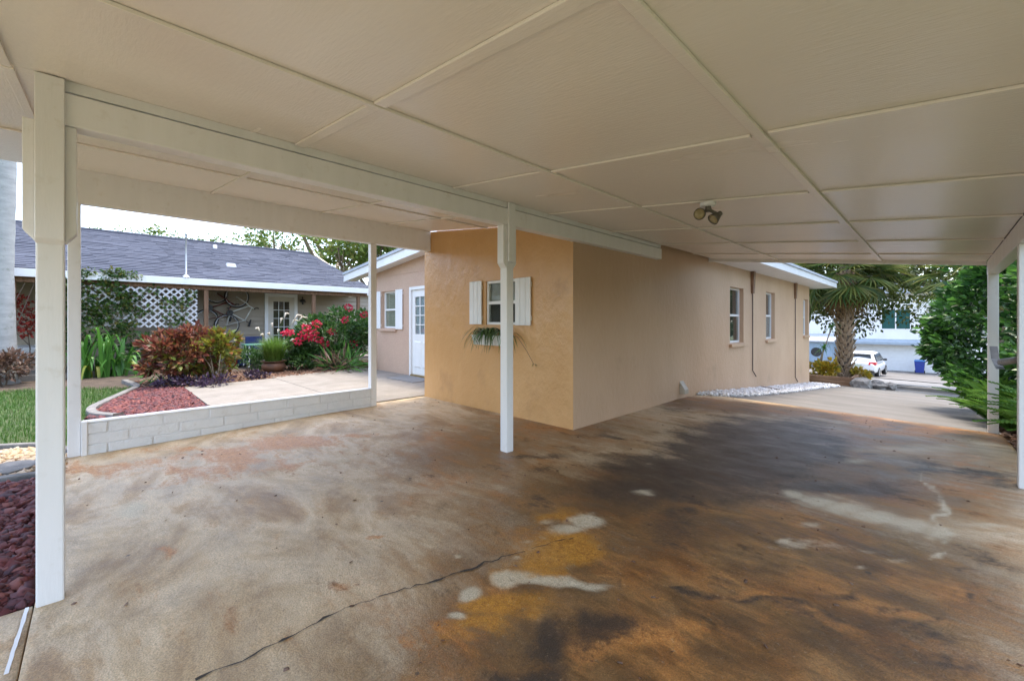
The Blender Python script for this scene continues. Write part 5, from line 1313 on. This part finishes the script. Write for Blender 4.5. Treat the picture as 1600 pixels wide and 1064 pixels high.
#FAR
# ------------------------------------------------------------------ trees behind
def tree(name, base, h, crown_c, crown_r, label, seed, nleaf, mat, bmat, lsize=.16, clumps=70, cr=.7, tr=.3, limbs=7, group=None, shell=.45):
    rg = random.Random(seed); rng = np.random.default_rng(seed); t = thing(name, base, label, 'tree', group)
    top = Vector(crown_c); fork = Vector(base).lerp(top, .42)
    b = MB(); b.tube([Vector(base) - Vector((0, 0, .2)), Vector(base).lerp(fork, .5) + Vector((rg.uniform(-.3, .3), rg.uniform(-.3, .3), 0)), fork], [tr * 1.15, tr * .9, tr * .75], 10); b.build('trunk', bmat, t, True)
    cc, cd = blob_points(rng, clumps, crown_c, crown_r, shell)
    for i in range(limbs):
        a = i * 6.283 / limbs + rg.uniform(-.3, .3)
        e = Vector((crown_c[0] + math.cos(a) * crown_r[0] * .75, crown_c[1] + math.sin(a) * crown_r[1] * .75, crown_c[2] + rg.uniform(-.35, .6) * crown_r[2]))
        mid = fork.lerp(e, .45) + Vector((rg.uniform(-.5, .5), rg.uniform(-.5, .5), rg.uniform(.1, .6)))
        b = MB(); b.tube([fork, fork.lerp(mid, .5) + Vector((rg.uniform(-.2, .2), rg.uniform(-.2, .2), .1)), mid, mid.lerp(e, .5) + Vector((0, 0, rg.uniform(-.3, .3))), e], [tr * .5, tr * .4, tr * .28, tr * .18, tr * .06], 7)
        for j in range(5):
            s = mid.lerp(e, rg.uniform(0, .8)); q = s + Vector((rg.gauss(0, .9), rg.gauss(0, .9), rg.uniform(.1, 1.3))); b.tube([s, s.lerp(q, .5) + Vector((rg.uniform(-.2, .2), rg.uniform(-.2, .2), .15)), q], [tr * .16, tr * .11, tr * .03], 5)
        b.build('limb', bmat, t, True)
    w = rng.integers(0, clumps, nleaf); p, d = blob_points(rng, nleaf, (0, 0, 0), (1, 1, .7), .2); rad_ = cr * (.5 + .9 * rng.random(clumps))
    V, F, rn = leaves(cc[w] + p * rad_[w][:, None], d + np.array([0, 0, -.2]), lsize * (.6 + .8 * rng.random(nleaf)), .33, rng)
    numesh('crown', V, F, mat, t, rn)
    return t
def at_dist(u, f):
    r = (u - CX) / FPX * f; return r * CA - f * SA, r * SA + f * CA
x_, y_ = at_dist(520, 27)
tree('oak_tree', (x_, y_, 0), 9, (x_, y_, 6.6), (6.2, 6.2, 3.2), 'spreading oak with pale limbs behind the neighbouring shingle roof', 12, 6500, bright_leaf, palebark, .19, 90, .75, .42, 11)
x_, y_ = at_dist(250, 31)
tree('oak_tree', (x_, y_, 0), 8, (x_, y_, 6.3), (4.5, 4.5, 2.0), 'thin crowned tree showing above the middle of the shingle roof', 13, 2600, bright_leaf, palebark, .2, 60, .6, .25, 8)
x_, y_ = at_dist(575, 22)
tree('leafy_tree', (x_, y_, 0), 7, (x_, y_, 5.4), (2.6, 2.6, 2.3), 'dense green tree between the two houses', 16, 7000, bright_leaf, bark, .18, 60, .6, .25, 6)
tree('oak_tree', (-5.6, 24.0, -1.6), 7, (-4.2, 23.6, 4.2), (4.4, 3.6, 2.6), 'golden leaved oak behind the house corner and the palm', 17, 22000, oak_leaf, bark, .18, 130, .6, .3, 8)
tree('oak_tree', (3.5, 27.0, -2.2), 8, (2.5, 26.5, 4.6), (4.8, 3.5, 2.8), 'leafy oak behind the hedge and the right hand palm', 18, 12000, oak_leaf, bark, .2, 80, .7, .3, 7)
tree('leafy_tree', (-14, 52, -3.2), 9, (-14, 52, 4.5), (5, 5, 4), 'green tree left of the pale house across the street', 19, 7000, green_leaf, bark, .3, 60, 1.0, .3, 6)
tree('leafy_tree', (9, 50, -3.2), 9, (9, 50, 4.0), (6, 5, 4.5), 'green tree right of the pale house across the street', 20, 7000, green_leaf, bark, .3, 60, 1.0, .3, 6)
# low branch with hanging leaves before the pale house
t = thing('leaning_branch_tree', (-5.3, 20.5, -1.1), 'leaning brown limb with loose hanging leaves beyond the house corner', 'tree')
b = MB(); b.tube([(-5.3, 20.5, -1.2), (-4.6, 20.6, .9), (-3.6, 20.8, 2.0), (-2.2, 21.0, 2.9), (-.8, 21.3, 3.0)], [.22, .18, .14, .09, .03], 9); b.build('limb', bark, t, True)
rng = np.random.default_rng(23); cc = np.array([[-3.9 + 4.6 * s, 21 + .6 * math.sin(9 * s), 2.35 - .9 * abs(math.sin(5.3 * s)) - .5 * (k % 3) * .6] for k, s in enumerate(np.linspace(0, 1, 44))])
w = rng.integers(0, 44, 1500); p, d = blob_points(rng, 1500, (0, 0, 0), (.38, .38, .3), .1)
V, F, rn = leaves(cc[w] + p, d + np.array([0, 0, -.5]), .13 * (.6 + .8 * rng.random(1500)), .33, rng); numesh('foliage', V, F, oak_leaf, t, rn, kind='stuff')

# ------------------------------------------------------------------ pale house across the street
YH = 47.6; zg = float(P(-3, 47)) + .03
ph = thing('garage_house', (-4, YH, zg), 'two storey pale blue white house with a wide garage door across the street', 'house')
def lap(m, x0, x1, z0, z1, y, st=.16):
    z = z0
    while z < z1 - .01:
        t = min(z + st, z1); m.hexa([(x0, y - .02, z), (x1, y - .02, z), (x1, y + .1, z), (x0, y + .1, z)], [(x0, y - .003, t), (x1, y - .003, t), (x1, y + .1, t), (x0, y + .1, t)]); z += st
GX0, GX1 = -6.2, -.95; GZ = 2.12
m = MB(); lap(m, -12, GX0 - .12, zg, zg + 2.5, YH); m.build('lower_siding', housew, ph); m = MB(); lap(m, GX1 + .12, 3, zg, zg + 2.5, YH); m.build('lower_siding', housew, ph)
wx0, wx1, wz0, wz1 = -4.0, -2.05, zg + 3.75, zg + 5.45
wa, wb = on_y(1376, 515, YH), on_y(1424, 482, YH); wx0, wx1, wz0, wz1 = wa.x, wb.x, wa.z, wb.z
m = MB(); U0, U1 = zg + 2.5, zg + 6.4
lap(m, -12, wx0, wz0, wz1, YH); lap(m, wx1, 3, wz0, wz1, YH); lap(m, -12, 3, U0, wz0, YH); lap(m, -12, 3, wz1, U1, YH); m.build('upper_siding', housew, ph)
MB().box(-12, 3, YH + .101, YH + 9, zg - .1, U1 - .01).build('wall', housew, ph)
MB().hexa([(GX0 - .3, YH - .75, zg + 2.20), (GX1 + .3, YH - .75, zg + 2.20), (GX1 + .3, YH - .021, zg + 2.20), (GX0 - .3, YH - .021, zg + 2.20)], [(GX0 - .3, YH - .75, zg + 2.40), (GX1 + .3, YH - .75, zg + 2.40), (GX1 + .3, YH - .021, zg + 2.62), (GX0 - .3, YH - .021, zg + 2.62)]).build('garage_canopy', M('blue grey canopy', (0.33, 0.40, 0.47), rough=.7), ph)
MB().box(GX0 - .11, GX0, YH - .03, YH + .09, zg, zg + 2.199).build('garage_jamb', whitew, ph); MB().box(GX1, GX1 + .11, YH - .03, YH + .09, zg, zg + 2.199).build('garage_jamb', whitew, ph)
gd = MB().box(GX0 + .001, GX1 - .001, YH + .07, YH + .098, zg, zg + 2.198).build('garage_door', housew, ph)
for k in range(8):
    MB().box(GX0 + .002, GX1 - .002, YH + .045, YH + .069, zg + .005 + k * .274, zg + .272 + k * .274).build('door_panel', whitew, gd, bevel=.008)
w = MB(); w.box(wx0, wx1, YH - .03, YH + .0, wz0, wz0 + .08).box(wx0, wx1, YH - .03, YH, wz1 - .08, wz1).box(wx0, wx0 + .08, YH - .03, YH, wz0 + .08, wz1 - .08).box(wx1 - .08, wx1, YH - .03, YH, wz0 + .08, wz1 - .08).box((wx0 + wx1) / 2 - .04, (wx0 + wx1) / 2 + .04, YH - .03, YH, wz0 + .08, wz1 - .08)
wo = w.build('window', whitew, ph); gg = M('green tinted glass', (0.03, 0.10, 0.09), rough=.1)
for a, b_ in ((wx0 + .08, (wx0 + wx1) / 2 - .04), ((wx0 + wx1) / 2 + .04, wx1 - .08)): MB().box(a, b_, YH + .005, YH + .02, wz0 + .08, wz1 - .08).build('pane', gg, wo)
m = MB(); m.prism([Vector((-12.6, YH - .6, U1)), Vector((3.6, YH - .6, U1)), Vector((-4.5, YH - .6, U1 + 2.2))], (0, 10, 0)); m.build('roof', roofm, ph)
# entrance lobby with round window left of the car
m = MB(); 
MB().box(-10.2, -6.5, YH - 2.6, YH - .022, zg, zg + 2.35).build('entrance_wall', M('blue entrance wall', (0.30, 0.40, 0.50), rough=.6), ph)
b = MB(); b.lathe((-7.6, YH - 2.61, zg + 1.45), [(0, -.02), (.30, -.02), (.36, -.03), (.40, 0)], 20, (0, 1, 0)); b.build('round_window', carblk, ph, True)
MB().box(-9.6, -8.7, YH - 2.65, YH - 2.601, zg, zg + 2.05).build('door', whitew, ph)
MB().hexa([(-10.5, YH - 2.9, zg + 2.351), (-6.3, YH - 2.9, zg + 2.351), (-6.3, YH - .03, zg + 2.351), (-10.5, YH - .03, zg + 2.351)], [(-10.5, YH - 2.9, zg + 2.45), (-6.3, YH - 2.9, zg + 2.45), (-6.3, YH - .03, zg + 3.0), (-10.5, YH - .03, zg + 3.0)]).build('entrance_roof', roofm, ph)
# blue wheeled bin
bx_, by_ = on_y(1437, 590, YH - 1.0).x, YH - 1.0
t = thing('wheelie_bin', (bx_, by_, zg), 'blue wheeled bin standing beside the pale garage door', 'bin')
MB().hexa([(bx_ - .24, by_ - .24, zg + .06), (bx_ + .24, by_ - .24, zg + .06), (bx_ + .24, by_ + .24, zg + .06), (bx_ - .24, by_ + .24, zg + .06)], [(bx_ - .31, by_ - .30, zg + .95), (bx_ + .31, by_ - .30, zg + .95), (bx_ + .31, by_ + .33, zg + .95), (bx_ - .31, by_ + .33, zg + .95)]).build('bin_body', bluebin, t, bevel=.03)
MB().hexa([(bx_ - .33, by_ - .34, zg + .951), (bx_ + .33, by_ - .34, zg + .951), (bx_ + .33, by_ + .36, zg + .951), (bx_ - .33, by_ + .36, zg + .951)], [(bx_ - .29, by_ - .3, zg + 1.04), (bx_ + .29, by_ - .3, zg + 1.04), (bx_ + .29, by_ + .33, zg + 1.07), (bx_ - .29, by_ + .33, zg + 1.07)]).build('lid', bluelid, t, bevel=.02)
for s in (-1, 1):
    b = MB(); b.lathe((bx_ + s * .27, by_ + .28, zg + .11), [(0, -.03), (.11, -.03), (.11, .03), (0, .03)], 14, (1, 0, 0)); b.build('wheel', blackr, t, True)

# ------------------------------------------------------------------ cars
def car(name, base, yaw, label, scale=1.0):
    """compact white SUV, nose towards local +y"""
    t = thing(name, (0, 0, 0), label, 'car')
    # body sections: y, half width, z bottom, belt z, belt half width
    low = [(-2.28, .70, .42, .98), (-2.20, .86, .32, 1.02), (-1.9, .91, .28, 1.04), (-1.0, .92, .27, 1.03), (.2, .92, .27, 1.01), (1.1, .91, .28, .98), (1.75, .88, .30, .93), (2.15, .80, .34, .80), (2.30, .62, .42, .68)]
    m = MB(); rings = []
    for y, w, z0, z1 in low:
        ring = [(-w * .88, y, z0), (-w, y, z0 + .14), (-w * 1.0, y, (z0 + z1) / 2 + .05), (-w * .94, y, z1), (0, y, z1 + .04), (w * .94, y, z1), (w, y, (z0 + z1) / 2 + .05), (w, y, z0 + .14), (w * .88, y, z0)]
        rings.append(len(m.v)); m.v += ring
    n = 9
    for a, b_ in zip(rings[:-1], rings[1:]):
        for k in range(n - 1): m.f.append((a + k, a + k + 1, b_ + k + 1, b_ + k))
        m.f.append((a + n - 1, a, b_, b_ + n - 1))
    m.f += [tuple(rings[0] + k for k in reversed(range(n))), tuple(rings[-1] + k for k in range(n))]
    body = m.build('body', carw, t, True, bevel=0.0)
    md = body.modifiers.new('sub', 'SUBSURF'); md.levels = md.render_levels = 2
    # cabin
    cab = [(-2.12, .80, 1.0, .70, 1.16), (-1.85, .84, 1.02, .64, 1.52), (-1.5, .85, 1.02, .63, 1.64), (-.6, .85, 1.02, .65, 1.68), (.1, .85, 1.01, .64, 1.64), (.55, .84, 1.0, .60, 1.46), (1.15, .80, .98, .70, 1.02)]
    m = MB(); rings = []
    for y, w0, z0, w1, z1 in cab:
        rings.append(len(m.v)); m.v += [(-w0, y, z0 - .05), (-w0, y, z0), (-w1, y, z1 - .06), (-w1 * .86, y, z1), (0, y, z1 + .02), (w1 * .86, y, z1), (w1, y, z1 - .06), (w0, y, z0), (w0, y, z0 - .05)]
    for a, b_ in zip(rings[:-1], rings[1:]):
        for k in range(n - 1): m.f.append((a + k, a + k + 1, b_ + k + 1, b_ + k))
    m.f += [tuple(rings[0] + k for k in reversed(range(n))), tuple(rings[-1] + k for k in range(n))]
    m.build('cabin', carw, t, True)
    m = MB(); m.add([(-.66, -2.085, 1.10), (.66, -2.085, 1.10), (.56, -1.862, 1.50), (-.56, -1.862, 1.50), (-.66, -2.125, 1.11), (.66, -2.125, 1.11), (.56, -1.90, 1.515), (-.56, -1.90, 1.515)], [(0, 3, 2, 1), (4, 5, 6, 7), (0, 1, 5, 4), (1, 2, 6, 5), (2, 3, 7, 6), (3, 0, 4, 7)]); m.build('rear_window', carg, t)
    MB().hexa([(-.6, -2.0, 1.56), (.6, -2.0, 1.56), (.6, -1.6, 1.64), (-.6, -1.6, 1.64)], [(-.58, -2.0, 1.585), (.58, -2.0, 1.585), (.58, -1.6, 1.685), (-.58, -1.6, 1.685)]).build('spoiler', carw, t)
    for s in (-1, 1):
        for (y0, y1, y2, y3) in ((-1.75, -.95, -.95, -1.55), (-.88, .02, .02, -.88), (.08, .80, .42, .08)):
            q = [(s * .842, y0, 1.06), (s * .846, y1, 1.06), (s * .672, y2, 1.535), (s * .672, y3, 1.535)]
            m = MB(); o = Vector((s * .03, 0, .012)); m.add(q + [tuple(Vector(p) + o) for p in q], [(0, 1, 2, 3), (4, 5, 6, 7), (0, 1, 5, 4), (1, 2, 6, 5), (2, 3, 7, 6), (3, 0, 4, 7)]); m.build('side_window', carg, t)
        MB().hexa([(s * .50, -2.30, .88), (s * .88, -2.14, .88), (s * .90, -1.90, .92), (s * .5, -2.1, .92)], [(s * .52, -2.24, 1.03), (s * .84, -2.10, 1.06), (s * .88, -1.85, 1.06), (s * .5, -2.0, 1.03)]).build('tail_lamp', redl, t, bevel=.01)
        MB().hexa([(s * .85, .62, 1.02), (s * 1.06, .60, 1.02), (s * 1.06, .74, 1.02), (s * .85, .76, 1.02)], [(s * .86, .62, 1.14), (s * 1.05, .60, 1.16), (s * 1.05, .74, 1.16), (s * .86, .76, 1.14)]).build('mirror', carblk, t, bevel=.02)
        for yw in (-1.35, 1.36):
            b = MB(); b.lathe((s * .83, yw, .34), [(.20, -.1), (.31, -.11), (.345, -.07), (.345, .07), (.31, .11), (.20, .10)], 24, (s, 0, 0)); wo = b.build('wheel', blackr, t, True)
            b = MB(); b.lathe((s * .83, yw, .34), [(0, .085), (.06, .09), (.10, .07), (.20, .10), (.225, .105), (.225, .06), (.0, .05)], 20, (s, 0, 0)); b.build('rim', alloy, wo, True)
    MB().hexa([(-.70, -2.30, .30), (.70, -2.30, .30), (.80, -2.15, .28), (-.80, -2.15, .28)], [(-.72, -2.33, .52), (.72, -2.33, .52), (.82, -2.15, .52), (-.82, -2.15, .52)]).build('rear_bumper', carblk, t, bevel=.02)
    MB().box(-.17, .17, -2.325, -2.30, .74, .90).build('number_plate', platem, t)
    t.location = base; t.rotation_euler = (0, 0, yaw); t['_w'] = tuple(base); t.scale = (scale,) * 3
    return t
cx_, cy_ = -3.6, 37.6
car('parked_car', (cx_, cy_, float(P(cx_, cy_)) + .035), rad(-3), 'white compact car parked before the garage across the street')
gx, gy = at_dist(44, 10.5)
t = thing('garden_cart', (gx, gy, -.06), 'white tub garden cart half hidden behind the nearest post', 'cart')
MB().hexa([(gx - .35, gy - .35, .30), (gx + .3, gy - .35, .22), (gx + .3, gy + .45, .22), (gx - .35, gy + .45, .30)], [(gx - .5, gy - .5, .78), (gx + .5, gy - .55, .62), (gx + .5, gy + .6, .60), (gx - .5, gy + .6, .76)]).build('tub', whitep, t, bevel=.03)
for yy in (-.42, .5):
    b = MB(); b.lathe((gx + .1, gy + yy, .14), [(.0, -.03), (.12, -.03), (.2, -.04), (.2, .04), (.12, .03), (0, .03)], 18, (0, 1, 0)); b.build('wheel', blackr, t, True)
b = MB(); b.tube([(gx - .3, gy - .42, .14), (gx + .1, gy - .42, .14), (gx + .1, gy + .5, .14)], .02, 6); b.tube([(gx, gy, .14), (gx, gy, .30)], .03, 6); b.build('axle', greym, t)

# porch clutter
def clutter():
    X = NE + .25
    p = on_x(361, 560, X); z = .0
    t = thing('red_canister', (p.x, p.y, z), 'red drum with a black lid standing by the porch', 'canister')
    b = MB(); b.lathe((p.x, p.y, z), [(0, 0), (.15, 0), (.15, .48), (0, .48)], 18); b.build('drum', redc, t, True)
    b = MB(); b.lathe((p.x, p.y, z + .481), [(.17, 0), (.2, .04), (.2, .09), (.1, .13), (0, .14)], 18); b.build('lid', blackr, t, True)
    p = on_x(378, 560, X - .2)
    t = thing('blue_tote', (p.x, p.y, z), 'dark blue storage tote beside the red drum', 'box')
    MB().hexa([(p.x - .2, p.y - .2, z), (p.x + .2, p.y - .2, z), (p.x + .2, p.y + .25, z), (p.x - .2, p.y + .25, z)], [(p.x - .24, p.y - .24, z + .42), (p.x + .24, p.y - .24, z + .42), (p.x + .24, p.y + .29, z + .42), (p.x - .24, p.y + .29, z + .42)]).build('tote_body', bluec, t, bevel=.02)
    MB().box(p.x - .26, p.x + .26, p.y - .26, p.y + .31, z + .421, z + .47).build('lid', bluec, t, bevel=.015)
    p = on_x(420, 550, X + .3)
    t = thing('garden_table', (p.x, p.y, z), 'teal topped garden table with white legs behind the grass', 'table')
    MB().box(p.x - .35, p.x + .35, p.y - .62, p.y + .62, z + .58, z + .61).build('table_top', tealc, t, bevel=.008)
    for sx in (-1, 1):
        for sy in (-1, 1):
            b = MB(); b.tube([(p.x + sx * .3, p.y + sy * .56, z), (p.x + sx * .3, p.y + sy * .56, z + .579)], .018, 8); b.build('leg', whitep, t)
    MB().box(p.x - .29, p.x + .29, p.y - .55, p.y + .55, z + .32, z + .34).build('shelf', whitep, t)
    p = on_x(397, 530, X - .5)
    t = thing('garden_chair', (p.x, p.y, z), 'dark blue backed garden chair behind the teal table', 'chair')
    MB().box(p.x - .05, p.x - .02, p.y - .22, p.y + .22, z + .45, z + .80).build('backrest', bluec, t, bevel=.01)
    MB().box(p.x - .02, p.x + .42, p.y - .22, p.y + .22, z + .42, z + .45).build('seat', bluec, t, bevel=.01)
    for sx in (0, .4):
        for sy in (-.2, .2): MB().box(p.x + sx - .015, p.x + sx + .015, p.y + sy - .015, p.y + sy + .015, z, z + .419).build('leg', greym, t)
clutter()
for o in list(bpy.data.objects):
    if '_w' in o: del o['_w']
